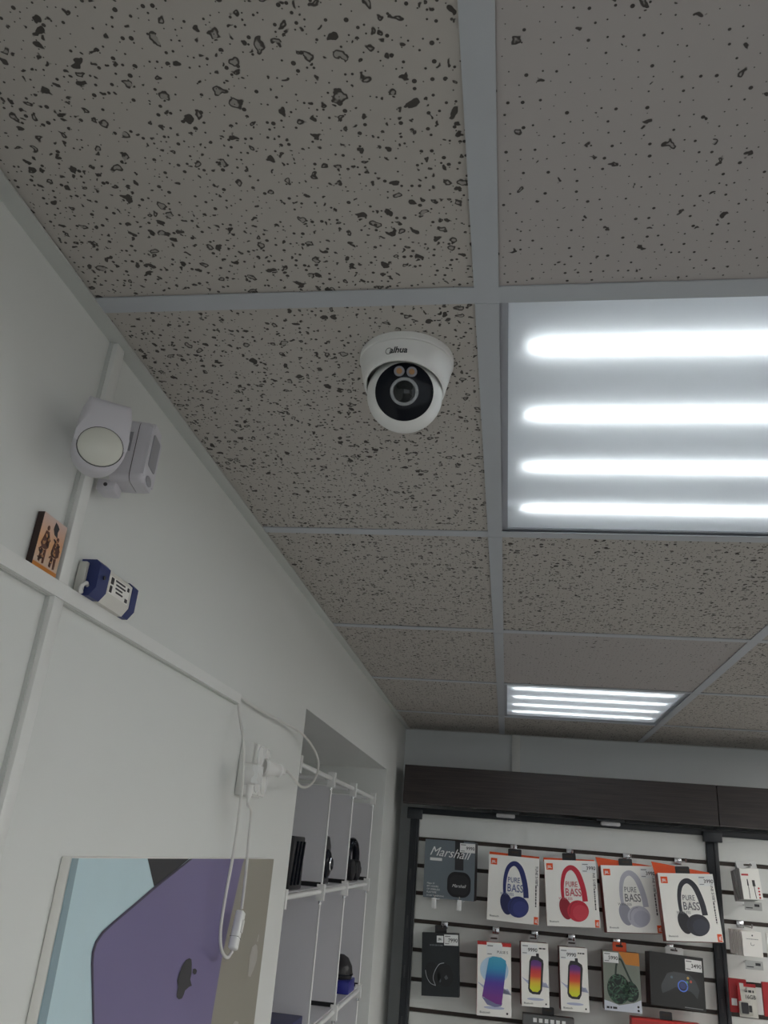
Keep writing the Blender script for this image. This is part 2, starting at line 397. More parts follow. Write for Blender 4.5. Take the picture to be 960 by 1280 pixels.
pn0 = thing('fill_panel', 'x', 'lamp', group='added fill panels out of view over the shop')
hx, hy = PX / 2 - .004, PY / 2 - .004
obj('frame', boxes([((-hx, -hy, -.0004), (-hx + .014, hy, .008)), ((hx - .014, -hy, -.0004), (hx, hy, .008)), ((-hx + .014, -hy, -.0004), (hx - .014, -hy + .014, .008)), ((-hx + .014, hy - .014, -.0004), (hx - .014, hy, .008))]), M_GRID, pn0)
obj('diffuser', box((-hx + .0142, -hy + .0142, .002), (hx - .0142, hy - .0142, .006)), M_FILL, pn0)
for i, (c, r) in enumerate(FILL_PANELS):
    o = pn0 if i == 0 else copy_tree(pn0)
    o.location = (T1 + PX * (c - .5), PY * (r + .5), CEIL); o['label'] = 'unseen flat fill panel added to the shop ceiling'

# cable ducts on the walls
DZ0, DZ1, DX, VY0, VY1 = 2.2120, 2.2268, .0095, .061, .078
struct(obj('trim_3', box((0, VY0, DZ1), (DX, VY1, ZB - .001), .0012), M_TRIM))
struct(obj('trim_4', box((0, VY0, 0.02), (DX, VY1, DZ0), .0012), M_TRIM))
struct(obj('trim_5', boxes([((0, YF + .02, DZ0), (DX, .635, DZ1))]), M_TRIM))
struct(obj('trim_6', box((.447, YB - .014, 2.0), (.481, YB, ZB - .001), .002), M_TRIM))
# cover lips of the ducts
struct(obj('trim_7', boxes([((0, VY0 - .0012, 0.02), (DX * .45, VY0, DZ0)), ((0, VY0 - .0012, DZ1), (DX * .45, VY0, ZB - .001)), ((0, YF + .02, DZ0 - .0012), (DX * .45, VY0 - .0012, DZ0)), ((0, VY1, DZ0 - .0012), (DX * .45, .635, DZ0))]), M_ANGLE))

# ------------------------------------------------------------------ dome camera on the ceiling
cc = (.3190, .104, CEIL)
cam = thing('dome_camera', 'white turret security camera with black round face on the ceiling tile', 'security camera', cc)
obj('base_ring', lathe([(.0497, 0), (.0501, -.002), (.0501, -.0075), (.0491, -.0085), (.03, -.0085)], 64), M_CAMW, cam)
RH = lambda z: .0492 + (z + .0092) * (.0523 - .0452) / .032
def housing_me(n=72):                                  # cone whose rim is cut obliquely, higher on the side it looks to
    bm = bmesh.new(); rings = []
    def hz(a): return .0215 + .0165 * (1 + math.sin(a + math.radians(8))) / 2
    for k, ins in ((-.02, .004), (0, 0), (.33, 0), (.66, 0), (.95, 0), (1.0, .0008), (1.0, .0026), (.8, .0045)):
        row = []
        for i in range(n):
            a = 2 * math.pi * i / n; z = -.0092 - hz(a) * k; r = RH(z) - ins
            row.append(bm.verts.new((r * math.cos(a), r * math.sin(a), z)))
        rings.append(row)
    for p, q_ in zip(rings, rings[1:]):
        for i in range(n): bm.faces.new((p[i], p[(i + 1) % n], q_[(i + 1) % n], q_[i]))
    return new_me(bm, True, 35)
obj('housing', housing_me(), M_CAMW, cam)
bc = Vector((0, .004, -.0430)); RB = .0398
look = (CAM - (Vector(cc) + bc)).normalized()
zl = (look + Vector((-.03, .0, .16))).normalized()
q = zl.to_track_quat('Z', 'Y').to_euler()
eye = obj('eyeball', lathe([(0, -RB)] + [(RB * math.sin(a), -RB * math.cos(a)) for a in [math.pi * k / 24 for k in range(1, 17)]] + [(.0312, RB * .60), (.0302, RB * .62), (0, RB * .62)], 64, False), M_CAMW, cam, bc, q)
fz = RB * .62
gl = obj('front_glass', lathe([(.0298, fz - .001), (.0298, fz + .0008), (.029, fz + .0014), (.014, fz + .0026), (0, fz + .003)], 64), M_BLACKG, cam, bc, q)
obj('lens_ring', lathe([(.0112, fz + .002), (.0143, fz + .002), (.0146, fz + .0034), (.0138, fz + .0046), (.0118, fz + .0046), (.0112, fz + .003)], 48, False), M_RING, cam, bc, q)
obj('lens', lathe([(.0112, fz + .0032), (.009, fz + .0034), (.006, fz + .0052), (.003, fz + .006), (0, fz + .0062)], 40), M_LENS, cam, bc, q)
Rq = q.to_matrix(); up = Vector((0, 0, 1)); upl = Rq.inverted() @ up; upl.z = 0; upl.normalize(); rt = upl.cross(Vector((0, 0, 1)))
for sx in (-1, 1):
    p = upl * .0205 + rt * .0064 * sx
    ld = obj('led_window', lathe([(.0054, fz + .0018), (.0054, fz + .0028), (.0048, fz + .0034), (0, fz + .0034)], 24), M_SMOKE, cam, bc, q)
    ld.data.transform(Matrix.Translation((p.x, p.y, 0)))
    lb = obj('led', lathe([(.0031, fz + .0034), (.0029, fz + .0046), (0, fz + .005)], 16), M_AMBER, ld)
    lb.data.transform(Matrix.Translation((p.x, p.y, 0)))
# printed logo wrapped on the housing
def wrap_on_housing(me, z0, a0, ex):
    for v in me.vertices:
        z = z0 + v.co.y; r = RH(z) + ex + v.co.z; a = a0 + v.co.x / RH(z)
        v.co = (r * math.cos(a), r * math.sin(a), z)
me = text_me('alhua', .0088, .25, .022, 'CENTER', .0001); wrap_on_housing(me, -.0235, math.radians(-93), .0003); me.materials.clear()
obj('logo', me, M_INK, cam)
bm = bmesh.new()
for i in range(24):
    a0, a1 = (math.radians(20 + 320 * k / 24) for k in (i, i + 1))
    vs = [bm.verts.new((-.0096 + .0034 * rr * math.cos(t) * 1.1, .0024 + .0034 * rr * math.sin(t), 0)) for t, rr in ((a0, 1), (a1, 1), (a1, .84), (a0, .84))]; bm.faces.new(vs)
me = new_me(bm); wrap_on_housing(me, -.0235, math.radians(-93), .0004); obj('logo_ring', me, M_INK, cam)
obj('screw_notch', lathe([(.0028, 0), (.0034, .0002), (.0034, .0004), (.0028, .0004)], 20), M_CAMW, cam, (.0, -.0503, -.0042), (math.pi / 2, 0, 0))

# ------------------------------------------------------------------ motion sensors on the left wall
pc = hit(127, 547, 0, .046)
th = math.radians(36)
s1 = thing('motion_sensor', 'grey motion sensor with oval cream lens facing the room, on the duct', 'sensor', pc, (math.radians(9), 0, th)); s1.scale = (.74, .74, .74)
out = [(-.026, .047), (-.031, .030), (-.0325, 0)] + [(.0325 * math.cos(t), -.014 + .036 * math.sin(t)) for t in [math.pi + math.pi * k / 16 for k in range(17)]] + [(.0325, 0), (.031, .030), (.026, .047)]
bd = obj('body', prism(out, -.018, .018, .011, 5), M_LILAC, s1)
def dome(cx, cz, rx, rz, dep, y, n=32, m=8):
    bm = bmesh.new(); rings = []
    for j in range(m):
        a = math.pi / 2 * j / m
        rings.append([bm.verts.new((cx + rx * math.cos(a) * math.cos(t), y - dep * math.sin(a), cz + rz * math.cos(a) * math.sin(t))) for t in (2 * math.pi * i / n for i in range(n))])
    top = bm.verts.new((cx, y - dep, cz))
    for a, b in zip(rings, rings[1:]):
        for i in range(n): bm.faces.new((a[i], a[(i + 1) % n], b[(i + 1) % n], b[i]))
    for i in range(n): bm.faces.new((rings[-1][i], rings[-1][(i + 1) % n], top))
    bm.faces.new(rings[0]); return new_me(bm, True, 60)
obj('lens_seam', dome(0, -.017, .0288, .0262, .0016, -.0178), M_SEAM, s1)
obj('lens', dome(0, -.017, .0278, .0252, .010, -.0175), M_LENSW, s1)
obj('bracket', tube([(0, .016, .012), (0, (pc.x - .0015) / math.sin(th) / .74 - .004, .012)], .008, 12), M_LILAC, s1)

pc2 = hit(172, 571, 0, .040)
th2 = math.radians(100)
s2 = thing('motion_sensor', 'smaller grey sensor with rectangular side window, behind the oval lens sensor', 'sensor', pc2, (0, 0, th2))
o2 = rrect(-.021, -.036, .021, .034, .008)
obj('back_shell', prism(o2, -.002, .018, .0), M_LILAC, s2)
obj('front_shell', prism([(x * .99, z * .99) for x, z in o2], -.0165, -.0028, .007, 3), M_LILAC, s2)
obj('seam', prism([(x * .975, z * .975) for x, z in o2], -.003, -.0018), M_SEAM, s2)
obj('window', prism(rrect(-.0125, -.014, .0125, .022, .003), -.0175, -.0155), M_SMOKE, s2)
obj('side_slot', box((-.0216, .002, -.004), (-.0205, .010, .018)), M_SMOKE, s2)
obj('lower_window', prism(ell(0, -.0275, .010, .005), -.0172, -.015), M_SMOKE, s2)
obj('bracket', box((-.012, .012, -.046), (.012, .032, -.033), .003), M_LILAC, s2)
obj('bracket_screw', lathe([(.002, 0), (.002, .001), (0, .0012)], 12), M_SEAM, s2, (-.0122, .022, -.040), (0, -math.pi / 2, 0))

# ------------------------------------------------------------------ picture tile and lamp driver on the duct
tl = thing('picture_tile', 'small orange picture block with brown figures standing on the wall duct', 'picture', (0, .036, DZ1), (0, 0, math.radians(90)))
W2, H2 = .0205, .052
obj('block', box((-W2, -.0075, 0), (W2, -.0005, H2), .0004, 1), mat('tile_dark_edge', rgb(52, 36, 34), .5), tl)
pf = -.0077
obj('print_ground', sheet([[(-W2 + .0003, .0003), (W2 - .0003, .0003), (W2 - .0003, H2 - .0003), (-W2 + .0003, H2 - .0003)]], pf), ramp_mat('peach_print', 2, 0, H2, [(0, rgb(190, 120, 60)), (.12, rgb(214, 190, 170)), (.5, rgb(226, 170, 120)), (1, rgb(214, 190, 182))]), tl)
obj('print_band', sheet([[(-W2 + .0003, .0003), (W2 - .0003, .0003), (W2 - .0003, .0045), (-W2 + .0003, .0045)]], pf - .0003), mat('tile_orange', rgb(206, 128, 44), .4), tl)
def figure(cx, k):
    r = random.Random(int(cx * 9999)); J = lambda v: v + r.uniform(-.0007, .0007)
    P = [ell(cx, .0375 * k, .0019, .0024), [(J(cx - .0062), J(.022 * k)), (J(cx - .0050), J(.029 * k)), (J(cx - .0030), .0345 * k), (J(cx + .0030), .0345 * k), (J(cx + .0060), J(.028 * k)), (J(cx + .0068), J(.021 * k)), (J(cx + .0040), .0185 * k), (J(cx - .0036), .0185 * k)]]
    P += [[(cx - .0042, .0185 * k), (cx - .0052, .007), (cx - .0022, .0064), (cx - .0006, .0175 * k)], [(cx + .0004, .0175 * k), (cx + .0018, .0060), (cx + .0046, .0066), (cx + .0042, .0185 * k)]]
    P.append([(cx - .0078, .0165 * k), (cx - .0066, .0155 * k), (cx + .0074, .0275 * k), (cx + .0064, .0288 * k)])
    return P
obj('print_figures', sheet(figure(-.009, 1.06) + figure(.0095, .92), pf - .0004), mat('tile_brown', rgb(96, 58, 44), .5, noise=.5, scale=400), tl)
rr = random.Random(4)
obj('print_figure_light', sheet([ell(cx + rr.uniform(-.004, .004), rr.uniform(.010, .034), rr.uniform(.0006, .0014), rr.uniform(.001, .0024), rr.uniform(0, 3), 8) for cx in (-.009, .0095) for k in range(7)], pf - .0007), mat('tile_tan', rgb(190, 140, 96), .5), tl)
obj('print_figure_dark', sheet([ell(cx + rr.uniform(-.005, .005), rr.uniform(.008, .034), rr.uniform(.0006, .0013), rr.uniform(.001, .003), rr.uniform(0, 3), 8) for cx in (-.009, .0095) for k in range(7)], pf - .0007), mat('tile_umber', rgb(48, 32, 30), .5), tl)
obj('print_emblem', sheet([[(.0, .049), (.004, .0475), (.0075, .045), (.006, .041), (.0075, .036), (.002, .0375), (-.001, .042)]], pf - .0004), M_INK, tl)

dr = thing('lamp_driver', 'white lamp driver with dark blue end caps lying on the wall duct', 'driver', (0, .1065, DZ1), (0, 0, math.radians(90)))
LN, DW, DH = .090, .021, .037                          # length along the wall, depth off the wall, height
def driver_outline(): return [(-.0005, .0), (-DW + .006, .0), (-DW, .009), (-DW, DH - .004), (-DW + .005, DH), (-.0005, DH)]
obj('body', prism_x(driver_outline(), .02, LN - .012), M_CREAM, dr)
capo = [(y * 1.04 - .0001, z * 1.05 - .0008) for y, z in driver_outline()]; capo = [(min(y, -.0004), max(z, .0)) for y, z in capo]
for a, b in ((0.0, .022), (LN - .013, LN)):
    obj('end_cap', prism_x(capo, a, b), M_BLUE, dr)
obj('screw_hole', lathe([(.0022, 0), (.0022, .0008), (0, .0008)], 14), M_INK, dr, (.011, -DW * 1.04 - .0006, .022), (math.pi / 2, 0, 0))
obj('label', sheet([[(.026, .0115), (LN - .018, .0115), (LN - .018, .0300), (.026, .0300)]], -DW - .0003), M_PAPER, dr)
bars = []
for k, (x0, x1) in enumerate(((.038, .060), (.040, .062), (.040, .056), (.042, .058))):
    z = .0272 - k * .0038; bars.append([(x0, z), (x1, z), (x1, z + .0018), (x0, z + .0018)])
bars += [[(.064, .0125), (.070, .0125), (.070, .0165), (.064, .0165)], [(.066, .025), (.0705, .025), (.0705, .0292), (.066, .0292)], [(.028, .013), (.033, .013), (.033, .020), (.028, .020)], [(.028, .022), (.034, .022), (.034, .029), (.028, .029)]]
obj('label_print', sheet(bars, -DW - .0006), M_INK, dr)
obj('clear_cover', box((-.006, -.010, .001), (-.0002, -.001, .034), .001), mat('terminal_cover', (.6, .6, .56, 1), .3), dr)
obj('lead_wire', tube(spline([(.001, -.012, .010), (-.006, -.014, .011), (-.011, -.013, .006), (-.008, -.010, .0026), (-.002, -.009, .0026)]), .002), M_WHITE, dr)

# ------------------------------------------------------------------ socket, plugs, switch and leads
a = hit(301, 931, 0, .004); b = hit(336, 944, 0, .030); c = hit(328, 1001, 0, .030)
sy0, sy1 = hit(296, 965, 0, 0).y, hit(333, 968, 0, .028).y; sz1, sz0 = 2.162, 2.079
so = thing('wall_socket', 'white surface wall socket block beside the niche with two plugs', 'socket', (0, (sy0 + sy1) / 2, sz0), (0, 0, math.radians(90)))
hw = (sy1 - sy0) / 2; hh = sz1 - sz0
obj('back_box', box((-hw, -.024, 0), (hw, -.0003, hh), .003), M_WHITE, so)
for k in (0, 1):
    x = -hw / 2 + k * hw
    fp = obj('face_plate', box((x - hw / 2 + .001, -.030, .002), (x + hw / 2 - .001, -.0235, hh - .002), .003), M_WHITE, so)
    for z in (hh * .27, hh * .76):
        obj('socket_well', lathe([(.0165, 0), (.0165, .0025), (.0155, .0028), (.0145, -.0), (0, -.001)], 32), M_CAMW, fp, (x, -.0296, z), (math.pi / 2, 0, 0))
p1 = hit(317, 968, 0, .046); p1.x = .0298
pl = thing('lead_plug', 'white ribbed plug facing out of the socket, its lead hanging down', 'plug', p1, (0, 0, math.radians(90)))
obj('plug_body', lathe([(.0125, 0), (.0165, .002), (.0165, .016), (.0145, .022), (.009, .025), (0, .0255)], 32), M_WHITE, pl, (0, 0, 0), (math.pi / 2, 0, 0))
obj('rib', boxes([((-.0145 + k * .0055, -.0262, -.013), (-.0125 + k * .0055, -.018, .013)) for k in range(6)]), M_CAMW, pl)
obj('strain_relief', lathe([(.0062, 0), (.0052, -.012), (.0036, -.022), (0, -.022)], 16), M_WHITE, pl, (0, -.013, -.014))
p2 = hit(333, 959, 0, .036); p2.x = .0298
PQ = (Matrix.Rotation(-math.pi / 2, 3, 'Z') @ Vector((.62, .78, -.06))).to_track_quat('Z', 'Y').to_euler()
pl2 = thing('lead_plug', 'white angled plug sticking out from the right side of the socket', 'plug', p2, (0, 0, math.radians(90)))
obj('plug_body', lathe([(.0125, 0), (.0150, .003), (.0145, .010), (.0105, .024), (.0098, .028), (.0104, .030), (.0098, .036), (.0062, .039), (.0052, .046), (0, .046)], 28), M_WHITE, pl2, (0, 0, 0), PQ)
obj('collar', lathe([(.0104, .0315), (.0110, .0325), (.0110, .0345), (.0104, .0355)], 28, False), M_CAMW, pl2, (0, 0, 0), PQ)
LD = mat('lead_white', (.74, .74, .71, 1), .4)
def wallpx(L): return [hit(u, v, 0, x) for u, v, x in L]
m2 = Matrix.Translation(p2) @ Matrix.Rotation(math.pi / 2, 4, 'Z') @ PQ.to_matrix().to_4x4()
e2 = m2 @ Vector((0, 0, .0462))
up_pts = [Vector((.006, .634, 2.224))] + wallpx([(322, 886, .008), (350, 901, .012), (375, 915, .02), (391, 934, .03), (398, 952, .036), (396, 968, .044), (388, 981, .052), (376, 983, .058)]) + [e2 + (e2 - m2 @ Vector((0, 0, .03))) * .6, e2]
tag(obj('power_lead', tube(spline(up_pts), .0024), LD), 'white lead curving from the duct end round to the angled plug', 'cable')
e1 = p1 + Vector((.013, 0, -.034))
sw_top = hit(302, 1136, 0, .032); sw_bot = hit(290, 1190, 0, .032)
tag(obj('power_lead', tube(spline([e1 + Vector((0, 0, .004)), e1 + Vector((.001, 0, -.01))] + wallpx([(314, 1015, .036), (311, 1050, .034), (307, 1095, .033)]) + [sw_top]), .0024), LD), 'straight white lead running from the ribbed plug down to the inline switch', 'cable')
tag(obj('power_lead', tube(spline([Vector((.006, .630, 2.220))] + wallpx([(300, 897, .012), (304, 925, .034), (304, 960, .036), (301, 1000, .034), (293, 1060, .032), (281, 1125, .031), (275.5, 1165, .031), (277, 1188, .031), (284, 1197, .031)]) + [sw_bot]), .0024), LD), 'white lead dropping from the duct end and looping under the inline switch', 'cable')
ax = (sw_top - sw_bot); ln = ax.length
sw = thing('inline_switch', 'white inline lead switch hanging in front of the laptop poster', 'switch', sw_bot, Vector((0, 0, 1)).rotation_difference(ax).to_euler())
obj('switch_body', box((-.0065, -.0085, .003), (.0065, .0085, ln - .003), .0035, 3), M_CAMW, sw)
obj('rocker', box((.005, -.0035, ln * .45), (.0085, .0045, ln * .75), .0012), M_WHITE, sw)
obj('seam', box((-.0067, -.0086, ln * .33), (.0067, .0086, ln * .335)), M_SEAM, sw)

# ------------------------------------------------------------------ laptop poster panel
PT = .011
py0, py1, pz1, pz0 = .194, .941, 1.986, 1.45
ps = thing('poster_panel', 'white edged poster panel showing a purple and a taupe laptop lid on the wall', 'poster', (0, 0, pz0))
obj('panel', box((.0003, py0, 0), (PT, py1, pz1 - pz0), .0015), M_PAPER, ps)
def face(L, lay):                                      # polygons traced on the poster's own face
    bm = bmesh.new(); x = PT + .0003 * lay
    for pts in L:
        vs = []
        for p in pts:
            y, z = (p if len(p) == 3 else (lambda h: (h.y, h.z))(hit(p[0], p[1], 0, PT)))[:2]
            vs.append(bm.verts.new((x, min(max(y, py0 + .001), py1 - .001), min(max(z - pz0, .001), pz1 - pz0 - .001))))
        for tr in tessellate_polygon([[Vector((v.co.y, v.co.z, 0)) for v in vs]]): bm.faces.new([vs[i] for i in tr])
    me = new_me(bm)
    me.update()
    bm = bmesh.new(); bm.from_mesh(me)
    for f in bm.faces:
        f.normal_update()
        if f.normal.x < 0: f.normal_flip()
    bm.to_mesh(me); bm.free()
    return me
Q = lambda y, z: (y, z, 0)
obj('print_sky', face([[Q(py0, pz0), Q(py1, pz0), Q(py1, pz1), Q(py0, pz1)]], 1), mat('print_pale_blue', rgb(196, 222, 230), .4, noise=.02), ps)
obj('print_edge', face([[(89, 1072), (98, 1072), (57, 1280), (38, 1330), (25, 1330)]], 2), mat('print_edge_blue', rgb(140, 164, 174), .4), ps)
obj('print_gap', face([[(184, 1073), (236, 1073), (210, 1095), (192, 1108)]], 2), mat('print_dark', rgb(34, 36, 42), .4), ps)
lp = [(237, 1072), (305, 1072), (302, 1082), (278, 1190), (262, 1285), (235, 1420), (118, 1420), (115, 1280), (113, 1205), (114, 1190), (118, 1177), (126, 1165), (140, 1152), (165, 1131), (192, 1108)]
obj('print_purple_lid', face([lp], 3), mat('print_purple', rgb(118, 110, 152), .35, noise=.12, scale=3), ps)
obj('print_rim', face([[(237, 1072), (192, 1108), (165, 1131), (140, 1152), (126, 1165), (118, 1177), (114, 1190), (113, 1205), (115, 1280), (117, 1280), (115.5, 1205), (116.5, 1191), (120, 1179), (128, 1167), (142, 1154), (167, 1133), (194, 1110), (240, 1073)]], 4), mat('print_rim', rgb(62, 58, 80), .35), ps)
obj('print_taupe_lid', face([[(305, 1072), (350, 1072), (330, 1420), (235, 1420), (262, 1285), (278, 1190), (302, 1082)]], 3), mat('print_taupe', rgb(152, 149, 136), .35, noise=.1, scale=3), ps)
apple = [(235.5, 1197.5), (231, 1200), (226, 1208), (222.5, 1217), (220, 1226), (221.5, 1233), (220, 1240), (219.5, 1246), (222, 1249), (226, 1248), (228.5, 1243), (230, 1238), (235, 1233.5), (238.5, 1232), (236.5, 1224), (238, 1217), (238.5, 1205), (238, 1199)]
obj('print_logo', face([apple, [(240, 1211), (243, 1210.5), (245, 1213), (244, 1217), (241.5, 1218), (239.5, 1215.5)]], 5), M_INK, ps)
obj('print_pale_logo', face([[(318.5, 1180), (314, 1184), (311, 1195), (310, 1208), (309, 1220), (312, 1221), (316, 1212), (320, 1200), (321, 1190), (320.5, 1182)], [(320, 1177), (322, 1168), (323, 1168.5), (321.5, 1177)]], 5), mat('print_pale_grey', rgb(176, 174, 168), .3), ps)
obj('print_lower_logo', face([[(290, 1280), (293, 1276), (297, 1277), (297, 1290), (288, 1292)]], 5), MATS['print_pale_grey'], ps)

# ------------------------------------------------------------------ storage rack in the niche
RYS = [1.118, 1.485, 1.80, 2.178]; RZS = [1.315, 1.615, 1.912, 2.172]; RXF, RXB = -.010, -.285
rk = thing('storage_rack', 'white rod storage rack with frosted dividers standing in the wall niche', 'rack', (0, 0, .9))
zb = .9
rod = lambda p, q_: ([Vector(p) - Vector((0, 0, zb)), Vector(q_) - Vector((0, 0, zb))], .0055)
for y in RYS:
    for x in (RXF, RXB):
        obj('post', tube(rod((x, y, zb + .001), (x, y, RZS[-1]))[0], .0027), M_CAMW, rk)
for z in RZS:
    for x in (RXF, RXB):
        for y0, y1 in zip(RYS, RYS[1:]):
            obj('rod', tube(rod((x, y0 + .018, z), (x, y1 - .018, z))[0], .0058), M_CAMW, rk)
    for y in RYS:
        obj('rod', tube(rod((RXF - .018, y, z), (RXB + .018, y, z))[0], .0058), M_CAMW, rk)
        for x, sx in ((RXF, -1), (RXB, 1)):
            cn = obj('connector', prism([(-.010, .016), (-.007, -.020), (.007, -.020), (.010, .016)], -.009, .009, .0), M_CAMW, rk, (x, y, z - zb), (0, 0, math.pi / 2))
            obj('connector_bore', lathe([(.0045, -.0205), (.0045, -.027), (0, -.027)], 12), M_CHROME, cn)
for zi, z in enumerate(RZS[:-1]):
    for y0, y1 in zip(RYS, RYS[1:]):
        obj('shelf_panel', box((RXB + .01, y0 + .008, z - zb + .006), (RXF - .004, y1 - .008, z - zb + .009)), M_FROST, rk)
    for y in RYS:
        obj('divider_panel', box((RXB + .012, y - .0018, z - zb + .020), (RXF - .001, y + .0018, RZS[zi + 1] - zb - .018)), M_FROST, rk)
        obj('divider_gap_shade', box((RXB + .012, y - .003, z - zb + .0095), (RXF - .003, y + .003, z - zb + .0195)), M_BLACK, rk)  # shade of the gap under each divider, put in as a black strip
for zi in (0, 1, 2):
    for y0, y1 in zip(RYS, RYS[1:]):
        obj('back_panel', box((RXB - .012, y0 + .008, RZS[zi] - zb + .01), (RXB - .009, y1 - .008, RZS[zi + 1] - zb - .01)), M_FROST, rk)
# goods on the rack
zs = RZS[2] + .0092
t = thing('speaker_tower', 'black angular speaker box on the upper rack shelf next to the wall edge', 'speaker', (-.052, 1.268, zs), (0, 0, math.radians(90)))
obj('cabinet', prism([(-.055, 0), (.055, 0), (.048, .108), (-.048, .108)], -.03, .05, .004), M_BLACK, t)
for k in range(3): obj('slanted_strip', prism([(-.05 + k * .03, .01), (-.042 + k * .03, .01), (-.020 + k * .03, .098), (-.028 + k * .03, .098)], -.034, -.029), M_BLACKG, t)
t = thing('wireless_headset', 'narrow black glossy headset on the upper rack shelf between dividers', 'headset', (-.050, 1.612, zs), (0, 0, math.radians(85)))
obj('shell', prism([(-.034, 0), (.034, 0), (.038, .045), (.030, .095), (.012, .118), (-.012, .118), (-.030, .095), (-.038, .045)], -.022, .022, .008, 3), M_BLACK, t)
obj('ear_pad', dome(0, .05, .026, .036, .012, -.022), M_BLACKG, t)
obj('trim_ring', lathe([(.014, 0), (.017, .002), (.014, .004)], 24, False), M_CHROME, t, (0, -.032, .05), (math.pi / 2, 0, 0))
t = thing('wireless_headset', 'far black rounded headset on the upper rack shelf near the niche end', 'headset', (-.050, 2.085, zs), (0, 0, math.radians(80)))
bm = bmesh.new(); bm_tube(bm, [Vector((.036 * math.cos(a) * 1.1, 0, .062 + .050 * math.sin(a))) for a in [math.radians(-50 + 280 * k / 24) for k in range(25)]], .012, 12)
obj('headband', new_me(bm, True, 60), M_BLACKG, t)
for sx in (-1, 1): obj('ear_cup', prism(ell(sx * .024, .030, .022, .030), -.02, .02, .006, 3), M_BLACK, t)
zs2 = RZS[1] + .0092
t = thing('computer_mouse', 'black domed gadget on a blue box at the far lower rack shelf', 'gadget', (-.05, 2.06, zs2 + .034), (0, 0, math.radians(70)))
obj('shell', lathe([(.034, 0), (.038, .012), (.034, .034), (.022, .054), (.008, .062), (0, .063)], 28), M_BLACK, t)
obj('band', lathe([(.0386, .010), (.0392, .012), (.0386, .014)], 28, False), M_BLACKG, t)
tag(obj('gadget_box', box((-.10, 2.01, zs2), (-.012, 2.11, zs2 + .0335), .002), mat('box_royal_blue', rgb(34, 40, 140), .35)), 'small royal blue box under the black domed gadget', 'box')
t = thing('product_box', 'low dark blue box with white print on the lower rack shelf by the wall edge', 'box', (-.10, 1.29, zs2))
obj('carton', box((-.085, -.14, 0), (.086, .15, .036), .002), mat('box_navy', rgb(30, 34, 90), .4), t)
obj('print_bars', boxes([((.0858, -.02 + k * .03, .010), (.0863, .0 + k * .03, .026)) for k in range(4)]), M_STICKER, t)

# ------------------------------------------------------------------ slatwall display
SY = 2.68; GZ = [2.066 - .0938 * k for k in range(-1, 16)]; GH = .0135
def slatwall(name, label, x0, x1):
    t = thing(name, label, 'display panel', (x0, SY, 0), group='slatwall display panels')
    obj('backer', box((0, .008, .55), (x1 - x0, .014, 2.18)), M_GROOVE, t)
    zs_ = [2.18] + GZ[1:]
    smesh = {}
    for za, zb_ in zip(zs_, zs_[1:]):
        top = za - (GH / 2 if za < 2.17 else 0); bot = zb_ + GH / 2; h = round(top - bot, 4)
        if h not in smesh: smesh[h] = box((0, 0, 0), (x1 - x0, .008, h), .0012, 1)
        obj('slat', smesh[h], M_SLAT, t, (0, 0, bot))
    return t
slatwall('slatwall_panel', 'grey slatwall panel with dark grooves behind the headphone boxes', .098, 1.150)
slatwall('slatwall_panel', 'grey slatwall panel right of the dark post, holding small cable packs', 1.192, 2.20)
def post(x0, x1, label):
    t = thing('upright_post', label, 'post', ((x0 + x1) / 2, SY, 0), group='black slatwall uprights'); hw_ = (x1 - x0) / 2
    obj('column', box((-hw_, -.012, 0), (hw_, -.0006, 2.154), .002), M_POST, t)
    obj('rib', box((hw_ * .3, -.016, 0), (hw_ * .55, -.0115, 2.15)), M_POST, t)
    obj('head_bracket', box((-hw_ - .012, -.031, 2.135), (hw_ + .012, -.0125, 2.17), .002), M_POST, t)
    for k in range(8): obj('slot', box((-hw_ * .5, -.0135, .8 + k * .16), (-hw_ * .2, -.0118, .84 + k * .16)), M_SEAM, t)
    return t
post(.064, .0975, 'black steel upright at the left end of the slatwall by the corner')
post(1.1505, 1.1915, 'black steel upright between the two slatwall panels')
tag(obj('top_rail', box((.05, SY - .0105, 2.156), (2.2, SY - .0006, 2.178), .002), M_POST), 'black rail running under the dark wood fascia above the slatwall', 'rail')
def fascia(x0, x1, label):
    t = thing('fascia_board', label, 'fascia', (x0, 2.61, 2.187), group='dark wood fascia boards')
    obj('front_board', box((0, 0, 0), (x1 - x0, .018, .142), .0012, 1), M_WOOD, t)
    obj('bottom_board', box((0, .0185, .002), (x1 - x0, .060, .016)), M_WOOD, t)
    obj('top_board', box((0, .0185, .126), (x1 - x0, .24, .140)), M_WOOD, t)
    obj('edge_highlight', box((.0, -.0012, .001), (x1 - x0, -.0001, .0035)), mat('fascia_highlight', (.08, .07, .065, 1), .3), t)  # highlight along the bottom edge, put in as a lighter strip
    return t
fascia(.036, 1.1875, 'long dark wood fascia board above the headphone boxes')
fascia(1.189, 2.25, 'dark wood fascia board right of the seam at the photo edge')
for (u, v, lb) in ((632, 1021.5, 'small pale cabinet lamp under the fascia above the blue headphone box'), (763, 1030, 'small pale cabinet lamp under the fascia above the silver headphone box')):
    p = hit(u, v, 1, 2.648)
    t = thing('cabinet_lamp', lb, 'lamp', (p.x, 2.648, 2.189), group='cabinet lamps under the fascia')
    obj('mount', box((-.050, -.012, -.012), (.050, .012, -.0005), .001), M_POST, t)
    obj('cover', box((-.035, -.011, -.026), (.035, .011, -.0122), .004), M_FROST, t)

